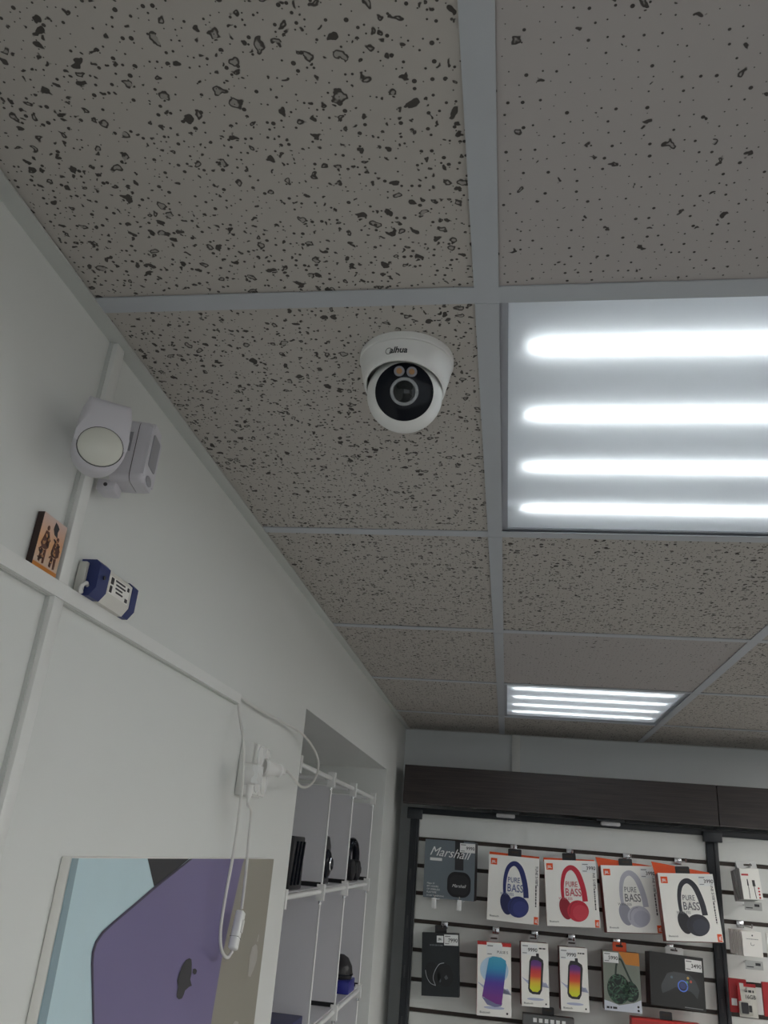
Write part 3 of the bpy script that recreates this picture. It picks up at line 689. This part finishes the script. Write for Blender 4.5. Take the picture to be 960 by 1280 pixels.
# hooks: back clip in the groove, arm, upturned tip
def make_hook(label, x, k, y_end, drop=0.0):
    z = GZ[k + 1]
    t = thing('display_hook', label, 'hook', (x, SY, z), group='slatwall display hooks')
    obj('clip', box((-.012, -.004, -.016), (.012, -.0006, .006), .001), M_CHROME, t)
    obj('arm', tube([(0, -.003, -.006), (0, y_end - SY, -.006 - drop), (0, y_end - SY - .006, .004 - drop)], .0024), M_CHROME, t)
    return t

# name: x, front y, z centre, width, height, yaw, pitch, roll
BX = {
'marshall': (0.2254, 2.6, 1.9687, 0.1876, 0.1970, -6, 0.3, -0.3),
'blue': (0.4584, 2.55, 1.9252, 0.1798, 0.2127, -3.8, -2.3, 0.6),
'red': (0.6602, 2.55, 1.9285, 0.1797, 0.2109, -0.9, -4.2, -2.8),
'white': (0.8641, 2.565, 1.9274, 0.1888, 0.2109, 4.5, -6.6, -3.3),
'black': (1.0455, 2.500, 1.9202, 0.1836, 0.2062, 2.5, -7.7, -3.3),
'bhead': (0.2082, 2.6, 1.6613, 0.1317, 0.1956, 0.5, -1.8, -2.8),
'pulse': (0.3973, 2.56, 1.6392, 0.1157, 0.2205, 2.9, -2.6, -1.0),
'fl1': (0.5351, 2.56, 1.6663, 0.0925, 0.1906, 3.5, -2.3, -1.2),
'fl2': (0.6656, 2.56, 1.6645, 0.0928, 0.1888, 1.7, -2.4, -1.2),
'camo': (0.8225, 2.56, 1.6725, 0.1200, 0.1750, -0.8, -2.6, -0.5),
'ctrl': (1.0049, 2.58, 1.6886, 0.1800, 0.1569, 7, -6, 2.5),
'cable': (1.2593, 2.54, 2.0074, 0.0643, 0.0966, 4.6, -4.9, -2.6),
'chg': (1.2458, 2.54, 1.8235, 0.0622, 0.0750, 0.2, -2.1, -0.5),
'sd': (1.2200, 2.56, 1.6563, 0.0563, 0.0954, -6.2, -4.1, -0.1)}
def pack(key, name, label, cat, depth, mfront, mside=None, bev=.0008, group=None):
    x, y, z, W, H, ya, pi_, ro = BX[key]
    Rm = Matrix.Rotation(math.radians(ya), 3, 'Z') @ Matrix.Rotation(math.radians(pi_), 3, 'X') @ Matrix.Rotation(math.radians(ro), 3, 'Y')
    base = Vector((x, y, z)) + Rm @ Vector((0, 0, -H / 2))
    t = thing(name, label, cat, base, Rm.to_euler(), group)
    obj('carton', box((-W / 2, 0, 0), (W / 2, depth, H), bev, 1), mside or mfront, t)
    if mside: obj('front_face', sheet([[(-W / 2, 0), (W / 2, 0), (W / 2, H), (-W / 2, H)]], -.0004), mfront, t)
    return t, W, H
def hang_tab(t, W, H, m, wd=.045, hh_=.024, y=.03):
    obj('hang_tab', prism(rrect(-wd / 2, H - .001, wd / 2, H + hh_, .004), y, y + .0012), m, t)
    obj('tab_slot', sheet([rrect(-.012, H + hh_ * .45, .012, H + hh_ * .7, .002)], y - .0003), M_GROOVE, t)
def small_print(t, x, z, wd, hh_, m, y=-.0007, vert=False):    # print too small to read in the photo
    r = random.Random(int(abs(x) * 1e5)); P = []; a = 0
    while a < wd:
        b = min(wd, a + hh_ * r.uniform(.9, 2.4))
        P.append([(x + a, z), (x + b, z), (x + b, z + hh_), (x + a, z + hh_)] if not vert else [(x, z - a), (x + hh_, z - a), (x + hh_, z - b), (x, z - b)])
        a = b + hh_ * .45
    return obj('small_print', sheet(P, y), m, t)
def sticker(t, x0, z0, x1, z1, price=None, y=-.0008):
    s_ = obj('price_sticker', sheet([[(x0, z0), (x1, z0), (x1, z1), (x0, z1)]], y), M_STICKER, t)
    hgt = z1 - z0
    obj('sticker_print', sheet([[(x0 + .003, z1 - .22 * hgt), (x0 + .022, z1 - .22 * hgt), (x0 + .022, z1 - .12 * hgt), (x0 + .003, z1 - .12 * hgt)], [(x0 + .003, z0 + .12 * hgt), (x0 + .018, z0 + .12 * hgt), (x0 + .018, z0 + .2 * hgt), (x0 + .003, z0 + .2 * hgt)]], y - .0003), mat('grey_ink', (.3, .3, .31, 1), .5), s_)
    if price: text('price', price, hgt * .5, M_INK, s_, x1 - .002, z0 + hgt * .3, y - .0004, align='RIGHT', bold=.01)

def headphone_box(key, label, cd_, cm_, cl_, txt, price, depth=.05):
    t, W, H = pack(key, 'headphone_box', label, 'box', depth, M_PAPER, mat('box_rust_shaded_side', rgb(132, 42, 22), .45), group='boxed headphones on the top hooks')  # orange-brown side with its shade put into the colour
    U = lambda u, v: (-W / 2 + u * W, H * (1 - v))
    band = [U(.34, .66), U(.325, .50), U(.335, .34), U(.38, .20), U(.46, .125), U(.55, .12), U(.64, .20), U(.70, .34), U(.735, .48), U(.75, .62)]
    obj('print_headband', sheet([stroke(band, lambda s: W * (.05 + .05 * min(1, s * 1.6)))], -.0007), cm_, t)
    obj('print_ear_cup', sheet([ell(*U(.37, .735), W * .115, H * .165, math.radians(14))], -.0010), cd_, t)
    obj('print_ear_cup', sheet([ell(*U(.60, .765), W * .205, H * .158, math.radians(12))], -.0013), cm_, t)
    obj('print_cup_cap', sheet([ell(*U(.645, .79), W * .145, H * .115, math.radians(12))], -.0016), cl_, t)
    obj('print_cup_rim', sheet([stroke([U(.44, .82), U(.455, .72), U(.52, .65), U(.60, .63)], W * .014)], -.0016), cd_, t)
    for wd_, u_, v_, sz_, bd_ in (('PURE', .385, .405, .115, .004), ('BASS', .375, .545, .165, .010)):
        x, z = U(u_, v_); o1 = text('print_text', wd_[0], H * sz_, mat('txt_first_' + key, rgb(*{'blue': (96, 106, 150), 'red': (200, 84, 100), 'white': (112, 112, 116), 'black': (104, 104, 110)}[key]), .4), t, x, z, -.0018, sx=.74, bold=bd_)
        text('print_text', wd_[1:], H * sz_, txt, t, max(v.co.x for v in o1.data.vertices) + H * sz_ * .05, z, -.0018, sx=.74, bold=bd_)
    x, z = U(.245, .605); text('print_text', 'WIRELESS', H * .055, txt, t, x, z, -.0018, sx=.95)
    a, b = U(.04, .155), U(.165, .055)
    lg = obj('logo', sheet([[a, (b[0], a[1]), b, (a[0], b[1])]], -.0007), M_ORANGE, t)
    text('logo_text', 'JBL', H * .055, M_STICKER, lg, (a[0] + b[0]) / 2, a[1] + H * .028, -.0011, align='CENTER', bold=.02)
    a, b = U(.905, .995), U(.985, .885)
    lg = obj('logo', sheet([[a, (b[0], a[1]), b, (a[0], b[1])]], -.0007), M_ORANGE, t)
    text('logo_text', 'JBL', H * .05, M_STICKER, lg, a[0] + W * .062, a[1] + H * .02, -.0011, rotz=math.pi / 2, bold=.02)
    x, z = U(.05, .945); text('print_text', 'Bluetooth', H * .038, M_INK, t, x, z, -.0007)
    x, z = U(.925, .12); text('print_text', 'TUNE 510BT', H * .055, M_INK, t, x, z, -.0007, rotz=-math.pi / 2, bold=.01)
    x, z = U(.925, .42); small_print(t, x, z, H * .32, H * .02, M_INK, vert=True)
    if price: x0, z0 = U(.72, .185); x1, z1 = U(1.0, .03); sticker(t, x0, z0, x1, z1, price)
    hang_tab(t, W, H, M_BLACK, .048, .026, depth * .55)
    hl, hr = {'blue': (.010, .007), 'red': (.009, .006), 'white': (.030, .004), 'black': (.040, .008)}[key]
    obj('back_flap', prism([(-W / 2 - .002, H - .004), (W / 2 - .002, H - .004), (W / 2 - .002, H + hr), (-W / 2 - (.010 if hl > .02 else .001), H + hl)], depth * .55 + .0015, depth * .55 + .0035), M_ORANGE, t)
    return t
def pc3(n, d, m, l): return mat('hp_%s_dark' % n, rgb(*d), .4), mat('hp_%s' % n, rgb(*m), .4), mat('hp_%s_light' % n, rgb(*l), .4)
headphone_box('blue', 'white box with navy blue headphones hanging on the slatwall', *pc3('navy', (30, 36, 84), (42, 50, 112), (56, 64, 128)), mat('txt_blue', rgb(96, 106, 150), .4), None)
headphone_box('red', 'white box with red headphones hanging on the slatwall', *pc3('red', (150, 26, 46), (196, 36, 60), (206, 60, 76)), mat('txt_red', rgb(200, 84, 100), .4), '3990')
headphone_box('white', 'white box with silver grey headphones, tilted, hanging on the slatwall', *pc3('silver', (150, 150, 164), (182, 182, 194), (168, 168, 184)), mat('txt_grey', rgb(112, 112, 116), .4), '3990')
headphone_box('black', 'white box with black headphones and orange top next to the dark post', *pc3('black', (22, 24, 34), (34, 36, 50), (46, 50, 66)), mat('txt_dgrey', rgb(104, 104, 110), .4), '3990')

t, W, H = pack('marshall', 'headphone_box', 'grey box with black headphones and white script lettering, top left of slatwall', 'box', .065, mat('box_slate', rgb(112, 122, 130), .4), mat('box_slate_dark', rgb(44, 48, 54), .45))
U = lambda u, v: (-W / 2 + u * W, H * (1 - v))
obj('print_cable', sheet([[U(.60, .0), U(.77, .0), U(.78, .50), U(.61, .50)]], -.0007), M_INK, t)
obj('print_ear_cup', sheet([rrect(-W / 2 + .47 * W, H * .045, -W / 2 + .93 * W, H * .47, W * .16, 8)], -.0010), mat('hp_char', rgb(30, 30, 34), .4), t)
obj('print_cup_face', sheet([rrect(-W / 2 + .52 * W, H * .085, -W / 2 + .89 * W, H * .42, W * .13, 8)], -.0013), mat('hp_char2', rgb(42, 42, 46), .35), t)
x, z = U(.09, .27); text('print_text', 'Marshall', H * .225, M_STICKER, t, x, z, -.0016, rotz=math.radians(-3), shear=.4, sx=1.0, bold=0)
x, z = U(.565, .79); text('print_text', 'Marshall', H * .075, M_STICKER, t, x, z, -.0017, shear=.35, bold=0)
a, b = U(.11, .365), U(.35, .315); obj('print_bar', sheet([[a, (b[0], a[1]), b, (a[0], b[1])]], -.0007), M_STICKER, t)
for k, s_ in enumerate(('Major IV', '80+ HOURS', 'OF WIRELESS', 'PLAYTIME', 'on-ear headphones')):
    x, z = U(.07, .77 + k * .05); text('print_text', s_, H * .042, M_STICKER, t, x, z, -.0007)
x0, z0 = U(.70, .19); x1, z1 = U(1.0, .03); sticker(t, x0, z0, x1, z1, '9990', -.0019)

t, W, H = pack('bhead', 'headphone_box', 'black box with faint headphone outline hanging low on the left slatwall', 'box', .05, mat('box_black', rgb(30, 36, 40), .5), mat('box_black_side', rgb(22, 25, 28), .4))
U = lambda u, v: (-W / 2 + u * W, H * (1 - v))
gl_ = mat('print_silver', rgb(170, 174, 178), .3); dk = mat('print_charcoal', rgb(20, 23, 26), .35)
obj('print_cups', sheet([ell(*U(.30, .66), W * .20, H * .20, .3), ell(*U(.62, .66), W * .22, H * .19, .2)], -.0007), dk, t)
obj('print_arcs', sheet([stroke([U(.10, .60), U(.14, .71), U(.24, .80), U(.38, .835)], W * .014), stroke([U(.37, .83), U(.31, .72), U(.36, .60), U(.47, .50), U(.60, .475)], W * .014)], -.0010), gl_, t)
obj('print_marks', sheet([[U(.47, .76), U(.51, .72), U(.52, .76), U(.49, .79)], [U(.60, .70), U(.66, .66), U(.71, .71), U(.65, .74)]], -.0010), mat('print_midgrey', rgb(90, 94, 98), .4), t)
a, b = U(.40, .155), U(.58, .045); lg = obj('logo', sheet([[a, (b[0], a[1]), b, (a[0], b[1])]], -.0007), M_STICKER, t)
text('logo_text', 'JBL', H * .05, M_INK, lg, (a[0] + b[0]) / 2, a[1] + H * .04, -.0011, align='CENTER', bold=.02)
x, z = U(.21, .21); small_print(t, x, z, W * .36, H * .022, mat('print_dim', rgb(110, 116, 120), .4))
x0, z0 = U(.60, .195); x1, z1 = U(.98, .02); sticker(t, x0, z0, x1, z1, '7990')
hang_tab(t, W, H, M_BLACK, .042, .024, .02)
t = t

def speaker_box(key, label, stops, body, redtop, price):
    t, W, H = pack(key, 'speaker_box', label, 'box', .07, M_PAPER, mat('box_red_side', rgb(120, 34, 24), .4) if key != 'pulse' else mat('box_red', rgb(196, 40, 34), .4), group='boxed light speakers on the lower hooks')
    U = lambda u, v: (-W / 2 + u * W, H * (1 - v))
    tint = mat('print_lilac', rgb(182, 188, 214), .4)
    obj('print_splash', sheet([[U(.0, .55), U(.25, .66), U(.9, .62), U(1.0, .70), U(.75, .60), U(.2, .60)], ell(*U(.5, .885), W * .3, H * .02)], -.0007), tint, t)
    if key == 'pulse':
        obj('print_glow', sheet([ell(*U(.50, .38), W * .42, H * .19)], -.0007), mat('print_cyan_glow', rgb(186, 214, 236), .4), t)
        cyl = [U(.15, .745), U(.34, .225), U(.46, .195), U(.70, .20), U(.84, .24), U(.86, .30), U(.72, .84), U(.55, .83)]
        obj('print_base', sheet([[U(.14, .75), U(.20, .76), U(.74, .82), U(.70, .86), U(.52, .875), U(.30, .85)]], -.0009), mat('print_violet_grey', rgb(120, 122, 160), .35), t)
    else:
        obj('print_frame', sheet([[p for p in [U(.24, .73), U(.30, .30), U(.38, .215), U(.62, .215), U(.80, .27), U(.82, .33), U(.74, .74), U(.66, .81), U(.40, .81), U(.28, .78)]]], -.0009), M_INK, t)
        obj('print_loop', sheet([[U(.55, .22), U(.55, .17), U(.65, .17), U(.66, .23)]], -.0009), M_INK, t)
        cyl = [U(.30, .72), U(.36, .30), U(.45, .275), U(.62, .28), U(.74, .31), U(.68, .73), U(.58, .775), U(.40, .77)]
    o = obj('print_cylinder', sheet([cyl], -.0012), ramp_mat('print_glowcolours_' + key, 2, cyl[0][1], max(p[1] for p in cyl), stops, .3), t)
    if redtop:
        a, b = U(0, .04), U(.27, .0); obj('print_red_band', sheet([[a, (b[0], a[1]), b, (a[0], b[1])]], -.0007), MATS['box_red'], t)
        a, b = U(.72, .05), U(1, .0); obj('print_red_band', sheet([[a, (b[0], a[1]), b, (a[0], b[1])]], -.0007), MATS['box_red'], t)
        x, z = U(.58, .145); text('print_text', 'PULSE 5', H * .05, M_INK, t, x, z, -.0012)
        x0, z0 = U(.27, .19); x1, z1 = U(.74, .02); sticker(t, x0, z0, x1, z1, None)
    else:
        x, z = U(.66, .10); small_print(t, x, z, W * .26, H * .022, M_INK)
        x0, z0 = U(.02, .20); x1, z1 = U(.62, .03); sticker(t, x0, z0, x1, z1, price)
    x, z = U(.08, .965); text('print_text', 'Bluetooth', H * .04, M_INK, t, x, z, -.0007)
    obj('print_dot', sheet([ell(*U(.88, .95), W * .03, W * .03, 0, 10)], -.0007), M_INK, t)
    hang_tab(t, W, H, mat('clear_tab', (.5, .5, .5, 1), .15), .03, .02, .04)
flame = [(0, rgb(214, 214, 40)), (.18, rgb(226, 196, 40)), (.42, rgb(226, 84, 44)), (.62, rgb(206, 50, 60)), (.82, rgb(110, 50, 130)), (1, rgb(84, 46, 120))]
speaker_box('pulse', 'white and red box with blue to purple cylinder speaker on the slatwall', [(0, rgb(120, 50, 140)), (.35, rgb(84, 56, 160)), (.5, rgb(58, 96, 176)), (.7, rgb(50, 150, 196)), (1, rgb(70, 170, 200))], None, True, None)
speaker_box('fl1', 'narrow white box with rainbow flame speaker, next to the blue cylinder box', flame, None, False, '9990')
speaker_box('fl2', 'narrow white box with rainbow flame speaker, next to the camouflage box', flame, None, False, '9990')

def camo_mat():
    m = mat('camo_print', rgb(40, 60, 50), .4); nt = m.node_tree; b = nt.nodes['Principled BSDF']
    tc = nt.nodes.new('ShaderNodeTexCoord'); n = nt.nodes.new('ShaderNodeTexNoise'); n.inputs['Scale'].default_value = 45; n.inputs['Distortion'].default_value = 1.2
    nt.links.new(tc.outputs['Object'], n.inputs['Vector']); r = nt.nodes.new('ShaderNodeValToRGB'); r.color_ramp.interpolation = 'CONSTANT'; e = r.color_ramp.elements
    e[0].color = rgb(22, 34, 30); e[1].position = .46; e[1].color = rgb(44, 72, 58)
    x = e.new(.54); x.color = rgb(76, 108, 84); x = e.new(.60); x.color = rgb(28, 40, 36)
    nt.links.new(n.outputs['Fac'], r.inputs[0]); nt.links.new(r.outputs[0], b.inputs['Base Color']); return m
t, W, H = pack('camo', 'speaker_box', 'box with camouflage round speaker and orange hang tab on the slatwall', 'box', .07, mat('box_greygreen', rgb(126, 132, 122), .4), mat('box_brown_side', rgb(92, 36, 22), .4))
U = lambda u, v: (-W / 2 + u * W, H * (1 - v))
obj('print_orange_patch', sheet([[U(.44, .0), U(1.0, .0), U(1.0, .22), U(.62, .21)]], -.0007), mat('box_amber', rgb(206, 132, 50), .4), t)
obj('print_white_base', sheet([[U(0, 1), U(0, .83), U(.2, .86), U(.4, .90), U(.6, .87), U(.8, .84), U(1, .78), U(1, 1)]], -.0007), mat('print_ice', rgb(206, 210, 222), .4), t)
obj('print_strap', sheet([stroke([U(.33, .42), U(.36, .25), U(.42, .14), U(.50, .14), U(.58, .25), U(.72, .45), U(.90, .65)], W * .05)], -.0010), mat('strap_green', rgb(46, 60, 52), .4), t)
obj('print_speaker', sheet([ell(*U(.40, .63), W * .31, H * .25), ell(*U(.72, .66), W * .22, H * .17, .3)], -.0012), camo_mat(), t)
x, z = U(.06, .965); small_print(t, x, z, W * .3, H * .035, M_INK, -.0012)
for v in (.90, .96): obj('print_dot', sheet([ell(*U(.91, v), W * .03, W * .03, 0, 10)], -.0011), M_INK, t)
x0, z0 = U(.02, .20); x1, z1 = U(.43, .02); sticker(t, x0, z0, x1, z1, '5990', -.0014)
hang_tab(t, W, H, M_ORANGE, .046, .028, .03)

t, W, H = pack('ctrl', 'controller_box', 'black box with glowing blue gamepad print beside the dark post', 'box', .055, mat('box_jet', rgb(16, 18, 19), .5), mat('box_jet_side', rgb(44, 18, 18), .35))
U = lambda u, v: (-W / 2 + u * W, H * (1 - v))
gp = [U(.26, .50), U(.32, .38), U(.45, .33), U(.62, .34), U(.74, .36), U(.84, .46), U(.90, .62), U(.86, .78), U(.76, .68), U(.62, .62), U(.46, .62), U(.34, .70), U(.22, .76), U(.20, .62)]
obj('print_gamepad', sheet([gp], -.0007), mat('pad_print', rgb(38, 44, 50), .3), t)
obj('print_ring', sheet([stroke([(U(.60, .58)[0] + W * .085 * math.cos(a), U(.60, .58)[1] + W * .085 * math.sin(a)) for a in [2 * math.pi * k / 16 for k in range(16)]] + [(U(.60, .58)[0] + W * .085, U(.60, .58)[1] + .001)], W * .022)], -.0012), mat('print_neon_blue', rgb(70, 110, 210), .3), t)
obj('print_disc', sheet([ell(*U(.60, .58), W * .055, W * .055)], -.0011), mat('print_deep_blue', rgb(34, 50, 110), .3), t)
for (u, v), cc_ in zip(((.70, .42), (.75, .48), (.68, .50), (.40, .44)), ((170, 140, 60), (170, 70, 50), (70, 140, 90), (60, 84, 96))): obj('print_button', sheet([ell(*U(u, v), W * .022, W * .022, 0, 12)], -.0011), mat('btn_%d' % cc_[0] + str(cc_[1]), rgb(*cc_), .3), t)
obj('print_line', sheet([[U(.62, .955), U(.95, .955), U(.95, .97), U(.62, .97)]], -.0007), mat('print_midgrey2', rgb(110, 112, 114), .4), t)
x0, z0 = U(.66, .28); x1, z1 = U(.97, .06); sticker(t, x0, z0, x1, z1, '3490')
hang_tab(t, W, H, mat('clear_tab', (.5, .5, .5, 1), .15), .06, .022, .02)

# small packs right of the post
t, W, H = pack('cable', 'cable_pack', 'white audio cable packs hanging top right beside the dark post', 'pack', .03, M_PAPER, mat('pack_grey', rgb(170, 172, 172), .3))
U = lambda u, v: (-W / 2 + u * W, H * (1 - v))
obj('print_cables', sheet([stroke([U(.33, .97), U(.34, .7), U(.33, .52)], W * .03), stroke([U(.66, .97), U(.64, .8), U(.63, .58)], W * .035), [U(.56, .38), U(.70, .38), U(.71, .58), U(.57, .58)], [U(.30, .35), U(.35, .35), U(.37, .56), U(.29, .56)]], -.0007), M_INK, t)
obj('print_red_line', sheet([[U(.06, .18), U(.42, .18), U(.42, .24), U(.06, .24)]] + [ell(*U(.85, v), W * .05, W * .05, 0, 10) for v in (.64, .74, .84, .94)], -.0007), mat('print_red2', rgb(190, 50, 60), .4), t)
obj('header_card', prism([(-W / 2 - .004, H), (W / 2 - .002, H), (W / 2 - .004, H + .022), (-W / 2 - .008, H + .022)], .004, .006), mat('clear_film', (.5, .51, .51, 1), .15), t)
obj('header_slot', sheet([rrect(-.014, H + .008, .014, H + .014, .002)], .0036), M_GROOVE, t)
for k in range(3): obj('rear_pack', box((-W / 2 - .001 - .002 * k, .032 + k * .016, -.002 * k), (W / 2 - .002 * k, .046 + k * .016, H - .002 * k), .0015, 1), MATS['pack_grey'], t)

def charger(x, y, label):
    t = thing('charger_pack', label, 'pack', (x, y, 1.786), (math.radians(-2), 0, 0), group='white boxed chargers right of the dark post')
    Wc, Hc = .0622, .075
    obj('carton', box((-Wc / 2, 0, 0), (Wc / 2, .009, Hc), .0006, 1), M_PAPER, t)
    return t, Wc, Hc
t, Wc, Hc = charger(1.2458, 2.54, 'front white boxed charger of the row hanging beside the dark post')
obj('print_logo', sheet([ell(0.002, Hc * .84, .0022, .0026, 0, 12)], -.0004), M_INK, t)
obj('print_plug', sheet([stroke([(-.004, Hc * .56), (-.004, Hc * .46), (.003, Hc * .45), (.006, Hc * .49)], .0012)], -.0004), mat('print_midgrey', rgb(90, 94, 98), .4), t)
small_print(t, -.018, Hc * .68, .038, .0022, mat('grey_ink', (.3, .3, .31, 1), .5))
for k in range(6): charger(1.2458 - .0035 * (k + 1), 2.54 + .0125 * (k + 1), 'white boxed charger queued behind the front one beside the dark post')
charger(1.325, 2.545, 'white boxed charger cut off by the right photo edge')
t, W, H = pack('sd', 'memory_card_pack', 'red and white memory card blister pack at the lower right of the dark post', 'pack', .004, mat('blister_white', rgb(206, 204, 196), .3), mat('blister_red', rgb(170, 30, 36), .4))
U = lambda u, v: (-W / 2 + u * W, H * (1 - v))
obj('print_red_top', sheet([[U(.35, .0), U(1, .0), U(1, .10), U(.35, .10)], [U(0, .0), U(.12, .0), U(.16, .55), U(0, .55)]], -.0007), MATS['blister_red'], t)
text('print_text', '16GB', H * .17, M_INK, t, U(.36, .45)[0], U(.36, .45)[1], -.0008, bold=.01, sx=.9)
small_print(t, U(.38, .26)[0], U(.38, .26)[1], W * .5, H * .07, M_INK, -.0008)
obj('blister', prism(rrect(-W * .46, H * .06, W * .22, H * .47, .004), -.006, -.0006, .002), mat('blister_clear', rgb(190, 188, 180), .15), t)
obj('card', prism(rrect(-W * .38, H * .10, W * .00, H * .43, .002), -.0075, -.0061), M_INK, t)
obj('card', prism(rrect(W * .02, H * .16, W * .18, H * .36, .002), -.0072, -.0061), M_INK, t)
x, y, z = 1.190, 2.585, 1.615
t = thing('memory_card_pack', 'plain red memory card pack half hidden behind the white blister pack', 'pack', (x + .008, y, z), (0, 0, math.radians(-6)))
obj('carton', box((-.028, 0, 0), (.028, .012, .098), .001, 1), MATS['blister_red'], t)
obj('label', sheet([[(-.022, .02), (-.005, .02), (-.005, .04), (-.022, .04)]]), M_STICKER, t)
t = thing('memory_card_pack', 'red memory card pack cut off by the right photo edge', 'pack', (1.30, 2.57, 1.615), (0, 0, 0))
obj('carton', box((-.028, 0, 0), (.028, .012, .098), .001, 1), MATS['blister_red'], t)
obj('label', sheet([[(-.004, .02), (.02, .02), (.02, .05), (-.004, .05)]]), M_STICKER, t)

# row at the very bottom of the photo
t = thing('product_box', 'red topped box just rising over the bottom edge of the photo', 'box', (.965, 2.555, hit(800, 1273, 1, 2.555).z - .178), (math.radians(-3), 0, 0))
obj('carton', box((-.115, 0, 0), (.105, .06, .178), .001, 1), MATS['box_red'], t)
obj('front_face', sheet([[(-.115, 0), (.105, 0), (.105, .172), (-.115, .172)]]), mat('box_red_front', rgb(176, 44, 40), .4), t)
hang_tab(t, .2, .178, M_BLACK, .04, .024, .03)
t = thing('product_box', 'grey pack with pale letters along its top at the bottom photo edge', 'box', (.580, 2.57, hit(665, 1268, 1, 2.57).z - .188), (math.radians(-2), 0, 0))
obj('carton', box((-.085, 0, 0), (.085, .04, .188), .001, 1), mat('box_midgrey', rgb(96, 98, 98), .4), t)
obj('print_letters', sheet([[(-.05 + k * .019, .166), (-.038 + k * .019, .166), (-.038 + k * .019, .178), (-.05 + k * .019, .178)] for k in range(6)]), M_STICKER, t)
hang_tab(t, .17, .188, M_BLACK, .04, .024, .02)

# hooks for the goods
for nm, xx, k, ye in (('blue headphone box', .4584, 0, 2.565), ('red headphone box', .664, 0, 2.565), ('silver headphone box', .868, 0, 2.565), ('black headphone box', 1.049, 0, 2.535),
        ('black box', .2115, 3, 2.60), ('blue cylinder speaker box', .3985, 3, 2.58), ('flame speaker box next to the cylinder box', .537, 3, 2.58), ('flame speaker box next to the camouflage box', .667, 3, 2.58), ('camouflage speaker box', .8235, 3, 2.57), ('gamepad box', 1.005, 3, 2.58),
        ('audio cable packs', 1.258, 0, 2.53), ('boxed chargers', 1.246, 2, 2.53), ('memory card packs', 1.215, 4, 2.55)):
    make_hook('metal slatwall hook carrying the ' + nm, xx, k, ye)
for xx, lb in ((.178, 'left'), (.268, 'right')):
    hk = make_hook('%s metal hook with pale price holder under the grey script box' % lb, xx, 2, 2.575)
    obj('price_holder', box((-.008, 2.562 - SY, -.040), (.008, 2.565 - SY, -.006), .001), mat('holder_white', (.75, .76, .76, 1), .25), hk)
for (xx, zz, lb) in ((1.262, 1.925, 'cable packs'), (1.248, 1.748, 'boxed chargers')):
    t = thing('price_holder', 'clear price holder with small print below the ' + lb, 'price tag', (xx, 2.55, zz))
    obj('card', box((-.028, 0, 0), (.028, .0015, .026), .0004, 1), mat('tag_grey', rgb(176, 178, 176), .3), t)
    obj('print_bars', sheet([[(-.024, .006), (-.002, .006), (-.002, .009), (-.024, .009)], [(.004, .012), (.02, .012), (.02, .020), (.004, .020)]]), M_INK, t)
    obj('stem', box((-.002, .0016, .010), (.002, SY - .0005 - 2.55, .013)), M_CHROME, t)
